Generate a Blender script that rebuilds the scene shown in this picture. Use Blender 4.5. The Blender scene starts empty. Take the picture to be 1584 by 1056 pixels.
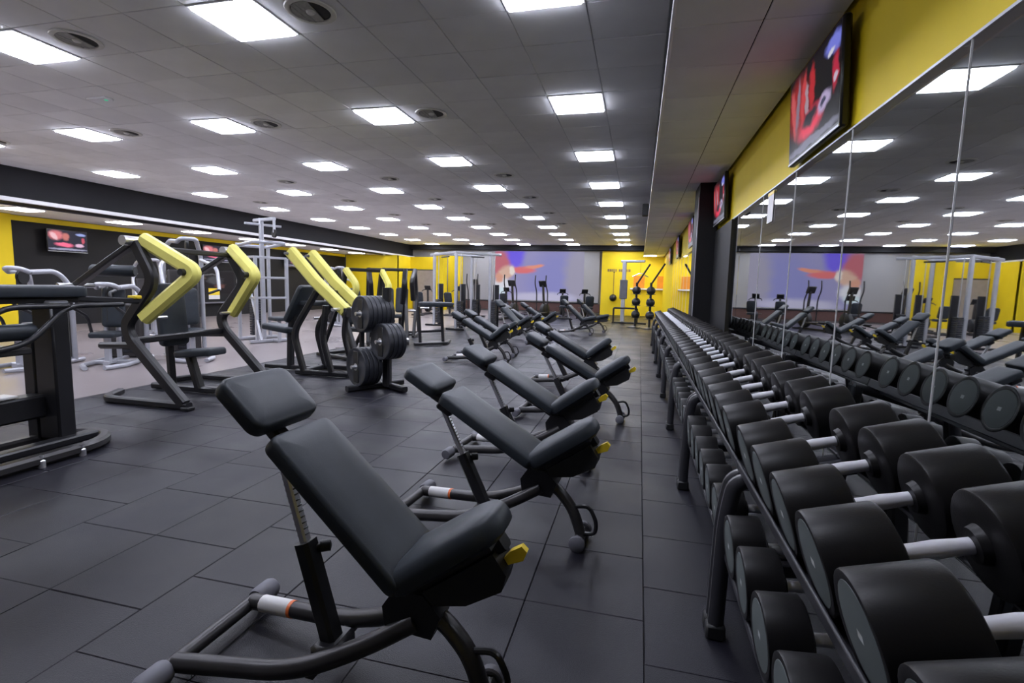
import bpy, math, random
from mathutils import Matrix, Vector
random.seed(7)
scn = bpy.context.scene
COL = scn.collection

# ------------------------------------------------------------------ camera
CAM_Z = 1.35
F_PX, PITCH, YAW, ROLL = 782.07, 0.1079, 0.2435, -0.0243
cam_d = bpy.data.cameras.new('camera')
cam_d.sensor_width = 36.0
cam_d.lens = 36.0 * F_PX / 1584.0
cam_d.clip_start, cam_d.clip_end = 0.05, 200
cam = bpy.data.objects.new('camera', cam_d)
COL.objects.link(cam)
fwd = Vector((-math.sin(YAW) * math.cos(PITCH), math.cos(YAW) * math.cos(PITCH), -math.sin(PITCH)))
right = Vector((math.cos(YAW), math.sin(YAW), 0))
down = fwd.cross(right)
r2 = right * math.cos(ROLL) + down * math.sin(ROLL)
d2 = -right * math.sin(ROLL) + down * math.cos(ROLL)
cam.matrix_world = Matrix(((r2.x, -d2.x, -fwd.x, 0), (r2.y, -d2.y, -fwd.y, 0), (r2.z, -d2.z, -fwd.z, CAM_Z), (0, 0, 0, 1)))
scn.camera = cam

# ------------------------------------------------------------------ light and exposure
LAMP_STRENGTH = 38.0      # every ceiling panel
WING_STRENGTH = 20.0       # panels of the low left wing
scn.view_settings.view_transform = 'Standard'
scn.view_settings.look = 'None'
scn.view_settings.gamma = 1.0
scn.view_settings.use_curve_mapping = False
scn.view_settings.exposure = 0.0
world = bpy.data.worlds.new('world')
scn.world = world
world.use_nodes = True
world.node_tree.nodes['Background'].inputs[0].default_value = (0.02, 0.02, 0.025, 1)
scn.cycles.use_denoising = True
scn.cycles.max_bounces = 7
scn.cycles.use_adaptive_sampling = True
scn.cycles.adaptive_threshold = 0.02
scn.cycles.diffuse_bounces = 4
scn.cycles.glossy_bounces = 4
scn.cycles.caustics_reflective = True
scn.cycles.caustics_refractive = False

# ------------------------------------------------------------------ materials
MATS = {}

def nodes_of(name):
    m = bpy.data.materials.new(name)
    m.use_nodes = True
    nt = m.node_tree
    return m, nt, nt.nodes['Principled BSDF']

def L(nt, a, b):
    nt.links.new(a, b)

def mat(name, color, rough=0.5, metal=0.0, spec=0.5, var=0.0, scale=8.0, bump=0.0, bscale=60.0, rnd=0.0, emit=None, estr=0.0, rvar=0.0, coat=0.0, hall=False):
    """procedural material: base colour with a noise variation, an optional per-object tone and a fine relief"""
    m, nt, p = nodes_of(name)
    p.inputs['Roughness'].default_value = rough
    p.inputs['Metallic'].default_value = metal
    p.inputs['Specular IOR Level'].default_value = spec
    p.inputs['Coat Weight'].default_value = coat
    tc = nt.nodes.new('ShaderNodeTexCoord')
    nz = nt.nodes.new('ShaderNodeTexNoise')
    nz.inputs['Scale'].default_value = scale
    nz.inputs['Detail'].default_value = 5
    src = nt.nodes.new('ShaderNodeNewGeometry').outputs['Position'] if hall else tc.outputs['Object']
    L(nt, src, nz.inputs['Vector'])
    mr = nt.nodes.new('ShaderNodeMapRange')
    mr.inputs['From Min'].default_value = 0.3
    mr.inputs['From Max'].default_value = 0.7
    mr.inputs['To Min'].default_value = 1 - var
    mr.inputs['To Max'].default_value = 1 + var
    L(nt, nz.outputs['Fac'], mr.inputs['Value'])
    out = mr.outputs['Result']
    if rnd:
        oi = nt.nodes.new('ShaderNodeObjectInfo')
        m2 = nt.nodes.new('ShaderNodeMapRange')
        m2.inputs['To Min'].default_value = 1 - rnd
        m2.inputs['To Max'].default_value = 1 + rnd
        L(nt, oi.outputs['Random'], m2.inputs['Value'])
        mm = nt.nodes.new('ShaderNodeMath')
        mm.operation = 'MULTIPLY'
        L(nt, out, mm.inputs[0])
        L(nt, m2.outputs['Result'], mm.inputs[1])
        out = mm.outputs[0]
    vm = nt.nodes.new('ShaderNodeVectorMath')
    vm.operation = 'SCALE'
    vm.inputs[0].default_value = color
    L(nt, out, vm.inputs['Scale'])
    L(nt, vm.outputs['Vector'], p.inputs['Base Color'])
    if rvar:
        r2_ = nt.nodes.new('ShaderNodeMapRange')
        r2_.inputs['From Min'].default_value = 0.3
        r2_.inputs['From Max'].default_value = 0.7
        r2_.inputs['To Min'].default_value = rough - rvar
        r2_.inputs['To Max'].default_value = rough + rvar
        L(nt, nz.outputs['Fac'], r2_.inputs['Value'])
        L(nt, r2_.outputs['Result'], p.inputs['Roughness'])
    if bump:
        nb = nt.nodes.new('ShaderNodeTexNoise')
        nb.inputs['Scale'].default_value = bscale
        nb.inputs['Detail'].default_value = 4
        L(nt, src, nb.inputs['Vector'])
        bp = nt.nodes.new('ShaderNodeBump')
        bp.inputs['Strength'].default_value = bump
        bp.inputs['Distance'].default_value = 0.01
        L(nt, nb.outputs['Fac'], bp.inputs['Height'])
        L(nt, bp.outputs['Normal'], p.inputs['Normal'])
    if emit:
        p.inputs['Emission Color'].default_value = (*emit, 1)
        p.inputs['Emission Strength'].default_value = estr
    MATS[name] = m
    return m

mat('rubber_tile', (0.0110, 0.0108, 0.0168), 0.38, spec=0.32, var=0.30, scale=1.6, bump=0.25, bscale=260, rnd=0.14, rvar=0.10, hall=True)
mat('rubber_joint', (0.007, 0.007, 0.009), 0.8)
mat('wood_floor', (0.27, 0.235, 0.235), 0.30, spec=0.5, var=0.05, scale=0.8, rvar=0.04)
mat('ceiling_tile', (0.88, 0.88, 0.89), 0.9, spec=0.1, var=0.04, scale=2, bump=0.12, bscale=120, rnd=0.045)
mat('ceiling_grid', (0.62, 0.62, 0.63), 0.7)
mat('soffit_tile', (0.84, 0.84, 0.86), 0.9, spec=0.1, var=0.04, scale=2, rnd=0.05)
mat('yellow_wall', (0.82, 0.62, 0.015), 0.55, spec=0.3, var=0.04, scale=2)
mat('black_wall', (0.010, 0.010, 0.0115), 0.6, spec=0.3, var=0.1, scale=2)
mat('black_beam', (0.014, 0.014, 0.017), 0.7, spec=0.3, var=0.1, scale=1.5)
mat('dark_wall', (0.05, 0.045, 0.045), 0.6, var=0.15, scale=2)
mat('grey_wall', (0.24, 0.23, 0.23), 0.7, var=0.05, scale=2)
mat('white_trim', (0.88, 0.88, 0.92), 0.4, spec=0.5, var=0.03)
mat('brown_band', (0.08, 0.035, 0.03), 0.6, var=0.1)
mat('door_grey', (0.33, 0.29, 0.27), 0.6, var=0.08, scale=6)
mat('lamp_frame', (0.75, 0.75, 0.76), 0.5)
mat('vinyl', (0.027, 0.033, 0.041), 0.45, spec=0.35, var=0.1, scale=12, bump=0.08, bscale=350)
mat('vinyl_side', (0.014, 0.015, 0.017), 0.55, spec=0.4, var=0.1)
mat('black_metal', (0.016, 0.016, 0.019), 0.36, spec=0.5, var=0.12, scale=10)
mat('frame_tube', (0.050, 0.048, 0.050), 0.36, metal=0.35, spec=0.5, var=0.12, scale=10)
mat('black_plastic', (0.012, 0.012, 0.013), 0.5, var=0.1)
mat('rubber_foot', (0.14, 0.14, 0.165), 0.6, var=0.1)
mat('chrome', (0.75, 0.75, 0.78), 0.30, metal=0.85, var=0.03)
mat('handle_steel', (0.80, 0.80, 0.86), 0.45, metal=0.3, var=0.04, scale=30)
mat('silver_paint', (0.52, 0.53, 0.58), 0.35, metal=0.4, var=0.05)
mat('yellow_arm', (0.85, 0.78, 0.20), 0.45, spec=0.4, var=0.06, scale=6)
mat('yellow_plastic', (0.85, 0.62, 0.03), 0.4, var=0.03)
mat('dumbbell_rubber', (0.0085, 0.008, 0.0085), 0.42, spec=0.25, var=0.12, scale=14, bump=0.04, bscale=200)
mat('rack_metal', (0.030, 0.030, 0.036), 0.38, spec=0.5, var=0.1, scale=10)
mat('iron_plate', (0.026, 0.028, 0.036), 0.45, spec=0.5, var=0.15, scale=14)
mat('label_white', (0.75, 0.74, 0.74), 0.5, var=0.04)
mat('label_orange', (0.85, 0.18, 0.04), 0.5, var=0.03)
mat('tv_body', (0.010, 0.010, 0.011), 0.3, var=0.05)
mat('vent_ring', (0.70, 0.70, 0.66), 0.5, var=0.1, scale=9)
mat('vent_dark', (0.010, 0.010, 0.011), 0.7)
mat('vent_blade', (0.35, 0.35, 0.34), 0.5, var=0.2, scale=20)
mat('screen_cloth', (0.30, 0.295, 0.30), 0.8, var=0.02, scale=1)
mat('orange_panel', (0.75, 0.28, 0.02), 0.5, var=0.12, scale=3)
mat('green_led', (0.1, 0.6, 0.4), 0.4, emit=(0.1, 0.9, 0.5), estr=0.6)
mat('ball_black', (0.012, 0.012, 0.012), 0.45, var=0.1)
mat('brown_wood', (0.20, 0.12, 0.06), 0.5, var=0.2, scale=9)
mat('lamp', (0.9, 0.9, 0.9), 0.5, emit=(0.82, 0.85, 1.0), estr=LAMP_STRENGTH)
mat('lamp_wing', (0.9, 0.9, 0.9), 0.5, emit=(1.0, 0.97, 0.98), estr=WING_STRENGTH)
mat('downlight', (0.9, 0.9, 0.9), 0.5, emit=(1.0, 0.93, 0.75), estr=30)

def mirror_mat():
    m, nt, p = nodes_of('mirror')
    p.inputs['Metallic'].default_value = 1.0
    p.inputs['Roughness'].default_value = 0.015
    tc = nt.nodes.new('ShaderNodeTexCoord')
    nz = nt.nodes.new('ShaderNodeTexNoise')
    nz.inputs['Scale'].default_value = 1.2
    L(nt, tc.outputs['Object'], nz.inputs['Vector'])
    cr = nt.nodes.new('ShaderNodeValToRGB')
    cr.color_ramp.elements[0].color = (0.56, 0.58, 0.58, 1)
    cr.color_ramp.elements[1].color = (0.60, 0.62, 0.62, 1)
    L(nt, nz.outputs['Fac'], cr.inputs['Fac'])
    L(nt, cr.outputs['Color'], p.inputs['Base Color'])
    MATS['mirror'] = m
mirror_mat()

def cap_mat():
    """grey-green dumbbell end cap with a small pale print at its centre (object x axis is the disc axis)"""
    m, nt, p = nodes_of('end_cap')
    p.inputs['Roughness'].default_value = 0.55
    tc = nt.nodes.new('ShaderNodeTexCoord')
    sp = nt.nodes.new('ShaderNodeSeparateXYZ')
    L(nt, tc.outputs['Object'], sp.inputs[0])
    def absm(s, k):
        a = nt.nodes.new('ShaderNodeMath'); a.operation = 'ABSOLUTE'
        L(nt, s, a.inputs[0])
        b = nt.nodes.new('ShaderNodeMath'); b.operation = 'LESS_THAN'; b.inputs[1].default_value = k
        L(nt, a.outputs[0], b.inputs[0])
        return b.outputs[0]
    mu = nt.nodes.new('ShaderNodeMath'); mu.operation = 'MULTIPLY'
    L(nt, absm(sp.outputs['Y'], 0.011), mu.inputs[0])
    L(nt, absm(sp.outputs['Z'], 0.008), mu.inputs[1])
    mx = nt.nodes.new('ShaderNodeMix'); mx.data_type = 'RGBA'
    mx.inputs['A'].default_value = (0.085, 0.10, 0.10, 1)
    mx.inputs['B'].default_value = (0.45, 0.47, 0.47, 1)
    L(nt, mu.outputs[0], mx.inputs['Factor'])
    L(nt, mx.outputs['Result'], p.inputs['Base Color'])
    MATS['end_cap'] = m
cap_mat()

def picture_mat(name, base, blobs, strength, noise=0.08, nscale=6.0):
    """an emissive picture: base colour plus soft blobs given in 0..1 generated coordinates (u, v, ru, rv, angle, colour)"""
    m, nt, p = nodes_of(name)
    p.inputs['Base Color'].default_value = (0.01, 0.01, 0.01, 1)
    p.inputs['Roughness'].default_value = 0.35
    p.inputs['Specular IOR Level'].default_value = 0.08
    tc = nt.nodes.new('ShaderNodeTexCoord')
    nz = nt.nodes.new('ShaderNodeTexNoise')
    nz.inputs['Scale'].default_value = nscale
    nz.inputs['Detail'].default_value = 3
    L(nt, tc.outputs['UV'], nz.inputs['Vector'])
    sub = nt.nodes.new('ShaderNodeVectorMath'); sub.operation = 'SUBTRACT'
    sub.inputs[1].default_value = (0.5, 0.5, 0.5)
    L(nt, nz.outputs['Color'], sub.inputs[0])
    sc = nt.nodes.new('ShaderNodeVectorMath'); sc.operation = 'SCALE'
    sc.inputs['Scale'].default_value = noise * 2
    L(nt, sub.outputs[0], sc.inputs[0])
    ad = nt.nodes.new('ShaderNodeVectorMath'); ad.operation = 'ADD'
    L(nt, tc.outputs['UV'], ad.inputs[0])
    L(nt, sc.outputs[0], ad.inputs[1])
    vec = ad.outputs[0]
    cur = None
    for (u, v, ru, rv, ang, c) in blobs:
        mp = nt.nodes.new('ShaderNodeMapping')
        mp.vector_type = 'TEXTURE'
        mp.inputs['Location'].default_value = (u, v, 0)
        mp.inputs['Rotation'].default_value = (0, 0, math.radians(ang))
        mp.inputs['Scale'].default_value = (ru, rv, 1)
        L(nt, vec, mp.inputs['Vector'])
        mz = nt.nodes.new('ShaderNodeVectorMath'); mz.operation = 'MULTIPLY'
        mz.inputs[1].default_value = (1, 1, 0)
        L(nt, mp.outputs[0], mz.inputs[0])
        ln = nt.nodes.new('ShaderNodeVectorMath'); ln.operation = 'LENGTH'
        L(nt, mz.outputs[0], ln.inputs[0])
        mr = nt.nodes.new('ShaderNodeMapRange')
        mr.interpolation_type = 'SMOOTHSTEP'
        mr.inputs['From Min'].default_value = 1.0
        mr.inputs['From Max'].default_value = 0.45
        L(nt, ln.outputs['Value'], mr.inputs['Value'])
        mx = nt.nodes.new('ShaderNodeMix'); mx.data_type = 'RGBA'
        if cur is None:
            mx.inputs['A'].default_value = (*base, 1)
        else:
            L(nt, cur, mx.inputs['A'])
        mx.inputs['B'].default_value = (*c, 1)
        L(nt, mr.outputs['Result'], mx.inputs['Factor'])
        cur = mx.outputs['Result']
    L(nt, cur, p.inputs['Emission Color'])
    p.inputs['Emission Strength'].default_value = strength
    MATS[name] = m

picture_mat('projection', (0.36, 0.34, 0.62), [
    (0.75, 0.35, 0.5, 0.9, 0, (0.30, 0.30, 0.66)), (0.95, 0.5, 0.22, 0.9, 0, (0.40, 0.38, 0.52)),
    (0.22, 0.9, 0.16, 0.38, 0, (0.20, 0.14, 0.95)), (0.55, 0.05, 0.5, 0.16, 0, (0.60, 0.58, 0.80)),
    (0.06, 0.75, 0.14, 0.40, 0, (0.62, 0.17, 0.22)), (0.13, 0.55, 0.12, 0.22, -20, (0.80, 0.52, 0.42)),
    (0.33, 0.62, 0.17, 0.09, -8, (0.85, 0.20, 0.22)), (0.45, 0.70, 0.14, 0.055, 24, (0.90, 0.35, 0.25)),
    (0.08, 0.30, 0.13, 0.22, 0, (0.85, 0.85, 0.95)), (0.05, 0.45, 0.06, 0.14, 0, (0.80, 0.40, 0.30)),
    (0.07, 0.18, 0.10, 0.09, 20, (0.75, 0.90, 1.0)), (0.2, 0.6, 0.05, 0.12, 0, (0.95, 0.85, 0.80))], 0.75, 0.05, 5)
picture_mat('tv_red', (0.006, 0.006, 0.009), [
    (0.2, 0.60, 0.30, 0.45, 0, (0.28, 0.015, 0.02)), (0.10, 0.55, 0.07, 0.42, 8, (0.50, 0.08, 0.09)),
    (0.20, 0.62, 0.06, 0.40, -4, (0.22, 0.16, 0.22)), (0.32, 0.62, 0.07, 0.40, -6, (0.50, 0.05, 0.06)), (0.40, 0.55, 0.05, 0.30, 4, (0.35, 0.25, 0.30)),
    (0.50, 0.66, 0.08, 0.34, 0, (0.42, 0.02, 0.03)), (0.48, 0.27, 0.34, 0.20, 12, (0.70, 0.03, 0.08)), (0.46, 0.33, 0.22, 0.11, 12, (0.02, 0.02, 0.03)),
    (0.74, 0.36, 0.16, 0.12, 22, (0.40, 0.33, 0.52)), (0.72, 0.36, 0.06, 0.05, 22, (0.05, 0.05, 0.1)),
    (0.90, 0.86, 0.20, 0.13, 0, (0.16, 0.18, 0.62)), (0.84, 0.80, 0.07, 0.05, 0, (0.55, 0.55, 0.65)), (0.93, 0.56, 0.07, 0.26, 0, (0.42, 0.02, 0.05)),
    (0.93, 0.50, 0.04, 0.08, 0, (0.5, 0.4, 0.5)), (0.5, 0.05, 0.8, 0.07, 0, (0.16, 0.16, 0.22))], 1.0, 0.05, 9)
picture_mat('tv_pink', (0.03, 0.03, 0.05), [
    (0.2, 0.75, 0.25, 0.3, 0, (0.75, 0.22, 0.25)), (0.15, 0.7, 0.1, 0.25, 20, (0.9, 0.55, 0.6)),
    (0.45, 0.7, 0.12, 0.25, 0, (0.6, 0.2, 0.18)), (0.4, 0.3, 0.3, 0.14, -8, (1.0, 0.18, 0.32)),
    (0.8, 0.3, 0.15, 0.12, 0, (0.8, 0.5, 0.7)), (0.85, 0.85, 0.18, 0.09, 0, (0.35, 0.42, 0.8)),
    (0.9, 0.55, 0.06, 0.2, 0, (0.6, 0.1, 0.15)), (0.5, 0.08, 0.7, 0.07, 0, (0.35, 0.35, 0.5))], 1.0, 0.04, 9)
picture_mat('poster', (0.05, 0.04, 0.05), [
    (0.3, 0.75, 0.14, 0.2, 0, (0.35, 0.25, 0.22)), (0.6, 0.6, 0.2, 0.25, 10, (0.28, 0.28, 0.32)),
    (0.7, 0.35, 0.14, 0.12, 0, (0.5, 0.22, 0.2)), (0.45, 0.85, 0.3, 0.06, 0, (0.5, 0.5, 0.55))], 0.25, 0.1, 8)  # poster print given a faint glow of its own

# ------------------------------------------------------------------ mesh helpers
class MB:
    def __init__(self):
        self.v, self.f = [], []

    def add(self, vs, fs, M=None):
        b = len(self.v)
        if M is not None:
            vs = [M @ Vector(p) for p in vs]
        self.v += [tuple(p) for p in vs]
        self.f += [tuple(b + i for i in q) for q in fs]
        return self

    def box(self, c, s, bev=0.0, M=None):
        x, y, z = s[0] / 2, s[1] / 2, s[2] / 2
        b = min(bev, 0.45 * min(s))
        if b <= 0:
            vs = [(i * x, j * y, k * z) for i in (-1, 1) for j in (-1, 1) for k in (-1, 1)]
            fs = [(0, 1, 3, 2), (4, 6, 7, 5), (0, 4, 5, 1), (2, 3, 7, 6), (0, 2, 6, 4), (1, 5, 7, 3)]
        else:
            vs, idx = [], {}
            for i in (-1, 1):
                for j in (-1, 1):
                    for k in (-1, 1):
                        for a in range(3):
                            idx[(i, j, k, a)] = len(vs)
                            vs.append((i * (x - (b if a != 0 else 0)), j * (y - (b if a != 1 else 0)), k * (z - (b if a != 2 else 0))))
            fs = []
            for s_ in (-1, 1):
                q = [(s_, -1, -1), (s_, 1, -1), (s_, 1, 1), (s_, -1, 1)]
                fs.append([idx[(*t, 0)] for t in (q if s_ > 0 else q[::-1])])
                q = [(-1, s_, -1), (-1, s_, 1), (1, s_, 1), (1, s_, -1)]
                fs.append([idx[(*t, 1)] for t in (q if s_ > 0 else q[::-1])])
                q = [(-1, -1, s_), (1, -1, s_), (1, 1, s_), (-1, 1, s_)]
                fs.append([idx[(*t, 2)] for t in (q if s_ > 0 else q[::-1])])
            for a in (-1, 1):
                for b_ in (-1, 1):
                    fs.append([idx[(-1, a, b_, 1)], idx[(1, a, b_, 1)], idx[(1, a, b_, 2)], idx[(-1, a, b_, 2)]][::(1 if a * b_ > 0 else -1)])
                    fs.append([idx[(a, -1, b_, 2)], idx[(a, 1, b_, 2)], idx[(a, 1, b_, 0)], idx[(a, -1, b_, 0)]][::(1 if a * b_ > 0 else -1)])
                    fs.append([idx[(a, b_, -1, 0)], idx[(a, b_, 1, 0)], idx[(a, b_, 1, 1)], idx[(a, b_, -1, 1)]][::(1 if a * b_ > 0 else -1)])
            for i in (-1, 1):
                for j in (-1, 1):
                    for k in (-1, 1):
                        t = [idx[(i, j, k, a)] for a in range(3)]
                        fs.append(t if i * j * k > 0 else t[::-1])
        T = Matrix.Translation(Vector(c))
        if M is not None:
            T = M @ T
        return self.add(vs, fs, T)

    def sweep(self, path, sec, up=(0, 0, 1), closed=False, scales=None):
        """sweep the 2D section [(a, b)] along path; a is sideways, b along 'up'"""
        P = [Vector(p) for p in path]
        n, m = len(P), len(sec)
        up = Vector(up)
        vs = []
        prev = None
        for i in range(n):
            if closed:
                t = (P[(i + 1) % n] - P[i]).normalized() + (P[i] - P[i - 1]).normalized()
            elif i == 0:
                t = P[1] - P[0]
            elif i == n - 1:
                t = P[-1] - P[-2]
            else:
                t = (P[i + 1] - P[i]).normalized() + (P[i] - P[i - 1]).normalized()
            t.normalize()
            if prev is None:
                u = up if abs(t.dot(up)) < 0.95 else (Vector((1, 0, 0)) if abs(t.x) < 0.9 else Vector((0, 1, 0)))
            else:
                u = prev
            s = t.cross(u)
            if s.length < 1e-6:
                s = t.orthogonal()
            s.normalize()
            u = s.cross(t).normalized()
            prev = u
            k = 1.0
            if not closed and 0 < i < n - 1:
                c = (P[i + 1] - P[i]).normalized().dot((P[i] - P[i - 1]).normalized())
                k = 1.0 / max(0.6, math.sqrt(max(0.0, (1 + c) / 2)))
            q = 1.0 if scales is None else scales[i]
            for a, b in sec:
                vs.append(P[i] + (s * a + u * b) * q)
        fs = []
        for i in range(n if closed else n - 1):
            j = (i + 1) % n
            for a in range(m):
                b = (a + 1) % m
                fs.append((i * m + a, i * m + b, j * m + b, j * m + a))
        if not closed:
            fs.append(tuple(range(m))[::-1])
            fs.append(tuple((n - 1) * m + a for a in range(m)))
        return self.add(vs, fs)

    def tube(self, path, r, n=10, closed=False, scales=None, up=(0, 0, 1)):
        return self.sweep(path, [(r * math.cos(2 * math.pi * k / n), r * math.sin(2 * math.pi * k / n)) for k in range(n)], up, closed, scales)

    def bar(self, path, w, h, up=(0, 0, 1), c=0.12, closed=False):
        """rectangular tube, w sideways and h along up, corners eased"""
        a, b = w / 2, h / 2
        e = c * min(w, h)
        sec = [(-a + e, -b), (a - e, -b), (a, -b + e), (a, b - e), (a - e, b), (-a + e, b), (-a, b - e), (-a, -b + e)]
        return self.sweep(path, sec, up, closed)

    def lathe(self, prof, n=24, M=None):
        """profile [(t, r)] turned about the local x axis"""
        vs, fs, rows = [], [], []
        for t, r in prof:
            if r < 1e-6:
                rows.append([len(vs)])
                vs.append((t, 0, 0))
            else:
                rows.append(list(range(len(vs), len(vs) + n)))
                vs += [(t, r * math.cos(2 * math.pi * k / n), r * math.sin(2 * math.pi * k / n)) for k in range(n)]
        for A, B in zip(rows, rows[1:]):
            for k in range(n):
                k2 = (k + 1) % n
                if len(A) == 1 and len(B) == 1:
                    continue
                if len(A) == 1:
                    fs.append((A[0], B[k2], B[k]))
                elif len(B) == 1:
                    fs.append((A[k], A[k2], B[0]))
                else:
                    fs.append((A[k], A[k2], B[k2], B[k]))
        return self.add(vs, fs, M)

    def pad(self, Lx, Wy, T, rc=0.04, re=0.02, M=None, taper=0.0, crown=0.006, front=None):
        """upholstered cushion lying on z = 0, long axis x; taper narrows the +x end; front = corner radius of the +x end"""
        def outline(i):
            pts = []
            lx, wy = Lx / 2 - i, Wy / 2 - i
            for (sx, sy, a0) in ((1, 1, 0), (-1, 1, 90), (-1, -1, 180), (1, -1, 270)):
                r = max(0.003, (rc if (front is None or sx < 0) else front) - i)
                r = min(r, wy * 0.98, lx * 0.98)
                for k in range(6):
                    a = math.radians(a0 + k * 18)
                    x = sx * (lx - r) + r * math.cos(a)
                    y = sy * (wy - r) + r * math.sin(a)
                    y *= 1 - taper * (x + Lx / 2) / Lx
                    pts.append((x, y))
            return pts
        rings = [(re * 0.7, 0.0), (re * 0.15, re * 0.35), (0.0, re * 0.9)]
        rings += [(0.0, T - re)] + [(re * (1 - math.cos(a)), T - re + re * math.sin(a)) for a in (0.45, 0.9, 1.3)]
        rings += [(re + 0.10 * min(Lx, Wy), T + crown * 0.7), (re + 0.24 * min(Lx, Wy), T + crown)]
        vs, m = [], None
        for i, z in rings:
            o = outline(i)
            m = len(o)
            vs += [(x, y, z) for x, y in o]
        fs = [tuple(range(m))[::-1]]
        for r in range(len(rings) - 1):
            for k in range(m):
                k2 = (k + 1) % m
                fs.append((r * m + k, r * m + k2, (r + 1) * m + k2, (r + 1) * m + k))
        fs.append(tuple((len(rings) - 1) * m + k for k in range(m)))
        return self.add(vs, fs, M)

    def prism(self, poly, axis0, th, M=None):
        """polygon [(a, b)] in the local xz plane extruded along y from axis0 to axis0 + th"""
        n = len(poly)
        vs = [(a, axis0, b) for a, b in poly] + [(a, axis0 + th, b) for a, b in poly]
        fs = [tuple(range(n)), tuple(range(2 * n - 1, n - 1, -1))]
        fs += [(k, n + k, n + (k + 1) % n, (k + 1) % n) for k in range(n)]
        return self.add(vs, fs, M)

    def sphere(self, c, r, n=14, sq=(1, 1, 1)):
        prof = [(-r * math.cos(math.pi * k / (n // 2)), r * math.sin(math.pi * k / (n // 2)) if 0 < k < n // 2 else 0.0) for k in range(n // 2 + 1)]
        M = Matrix.Translation(Vector(c)) @ Matrix.Diagonal((*sq, 1))
        return self.lathe(prof, n, M)

    def mesh(self, name, smooth=True, ang=38, fix=True):
        me = bpy.data.meshes.new(name)
        me.from_pydata(self.v, [], self.f)
        me.update()
        if fix:
            import bmesh
            bm = bmesh.new()
            bm.from_mesh(me)
            bmesh.ops.recalc_face_normals(bm, faces=bm.faces)
            bm.to_mesh(me)
            bm.free()
        if smooth:
            me.polygons.foreach_set('use_smooth', [True] * len(me.polygons))
            me.set_sharp_from_angle(angle=math.radians(ang))
        return me


def fil(pts, r=0.08, n=5):
    """round the corners of a polyline"""
    P = [Vector(p) for p in pts]
    out = [P[0]]
    for i in range(1, len(P) - 1):
        a, b = P[i - 1] - P[i], P[i + 1] - P[i]
        d = min(r, a.length * 0.48, b.length * 0.48)
        p0, p1 = P[i] + a.normalized() * d, P[i] + b.normalized() * d
        for k in range(n + 1):
            t = k / n
            out.append(p0 * (1 - t) ** 2 + P[i] * 2 * t * (1 - t) + p1 * t * t)
    out.append(P[-1])
    return out


def link(name, me, m, parent=None, loc=None, M=None):
    if m is not None and not me.materials:
        me.materials.append(MATS[m])
    o = bpy.data.objects.new(name, me)
    COL.objects.link(o)
    if parent is not None:
        o.parent = parent
    if M is not None:
        o.matrix_local = M
    elif loc is not None:
        o.location = loc
    return o


def obj(name, mb, m, parent=None, loc=None, M=None, smooth=True, ang=38):
    return link(name, mb.mesh(name, smooth, ang), m, parent, loc, M)


def tag(o, label, cat=None, group=None, kind=None):
    o['label'] = label
    if cat:
        o['category'] = cat
    if group:
        o['group'] = group
    if kind:
        o['kind'] = kind
    return o


def thing(name, label, cat, loc=(0, 0, 0), rz=0.0, group=None):
    o = bpy.data.objects.new(name, None)
    o.empty_display_size = 0.1
    COL.objects.link(o)
    o.location = loc
    o.rotation_euler = (0, 0, rz)
    return tag(o, label, cat, group)


def struct(name, mb, m, label, smooth=False):
    o = obj(name, mb, m, None, None, None, smooth)
    return tag(o, label, None, None, 'structure')


def RY(a):
    return Matrix.Rotation(a, 4, 'Y')


def RZ(a):
    return Matrix.Rotation(a, 4, 'Z')


def T(x, y, z):
    return Matrix.Translation((x, y, z))


ORD = ['first', 'second', 'third', 'fourth', 'fifth', 'sixth', 'seventh', 'eighth', 'ninth', 'tenth', 'eleventh', 'twelfth', 'thirteenth']
MIR_X = 1.125            # mirror plane of the right wall
CEIL = 3.569             # main ceiling
SOF = 3.03               # soffit along the right wall
SOF_X = 0.123
FAR_Y = 27.2
BEAM_X = -12.76
WING_Z = 2.85
LW_X = -15.4
BACK_Y = -3.6
PX, PY = 2.562, 2.4596   # lamp lattice
LX0, LY0 = -0.8376, 3.9045

# ------------------------------------------------------------------ floor
def pixel_of(x, y, z):
    d = Vector((x, y, z - CAM_Z))
    c = d.dot(fwd)
    if c < 0.15:
        return None
    return (792 + F_PX * d.dot(r2) / c, 528 + F_PX * d.dot(d2) / c, c)


def pick(cells, zz, most=300):
    """the cells that show largest in the picture, and the rest"""
    seen, rest = [], []
    for q in cells:
        p = pixel_of(q[0], q[1], zz)
        if p and -60 < p[0] < 1644 and -60 < p[1] < 1116:
            seen.append((p[2], q))
        else:
            rest.append(q)
    seen.sort(key=lambda t: t[0])
    return [q for _, q in seen[:most]], rest + [q for _, q in seen[most:]]


fl = struct('floor', MB().box((-2.4375, 11.8, -0.031), (7.125, 30.8, 0.05)), 'rubber_joint', 'dark rubber tile floor of the free weight area')
TILE = 0.5
cells = []
for k in range(-13, 3):
    x0 = 0.084 + TILE * k
    if x0 + TILE > MIR_X + 0.02 or x0 < -6.02:
        pass
    off = 0.25 if ((k + 1000) // 2) % 2 else 0.0
    off = {0: 0.02, 1: 0.27}[0 if ((k + 1000) // 2) % 2 else 1]
    xa, xb = max(x0, -5.99), min(x0 + TILE, MIR_X - 0.005)
    if xb - xa < 0.05:
        continue
    y = -3.5 + off
    while y < FAR_Y - 0.1:
        cells.append(((xa + xb) / 2, y + TILE / 2, xb - xa, TILE))
        y += TILE
near, rest = pick(cells, 0.0)
GAP = 0.0028
tile_cache = {}
def tile_mesh(w, d, t, name):
    key = (round(w, 3), round(d, 3), t, name)
    if key not in tile_cache:
        tile_cache[key] = MB().box((0, 0, 0), (w, d, t), 0.003).mesh(name, False, fix=False)
    return tile_cache[key]
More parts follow.
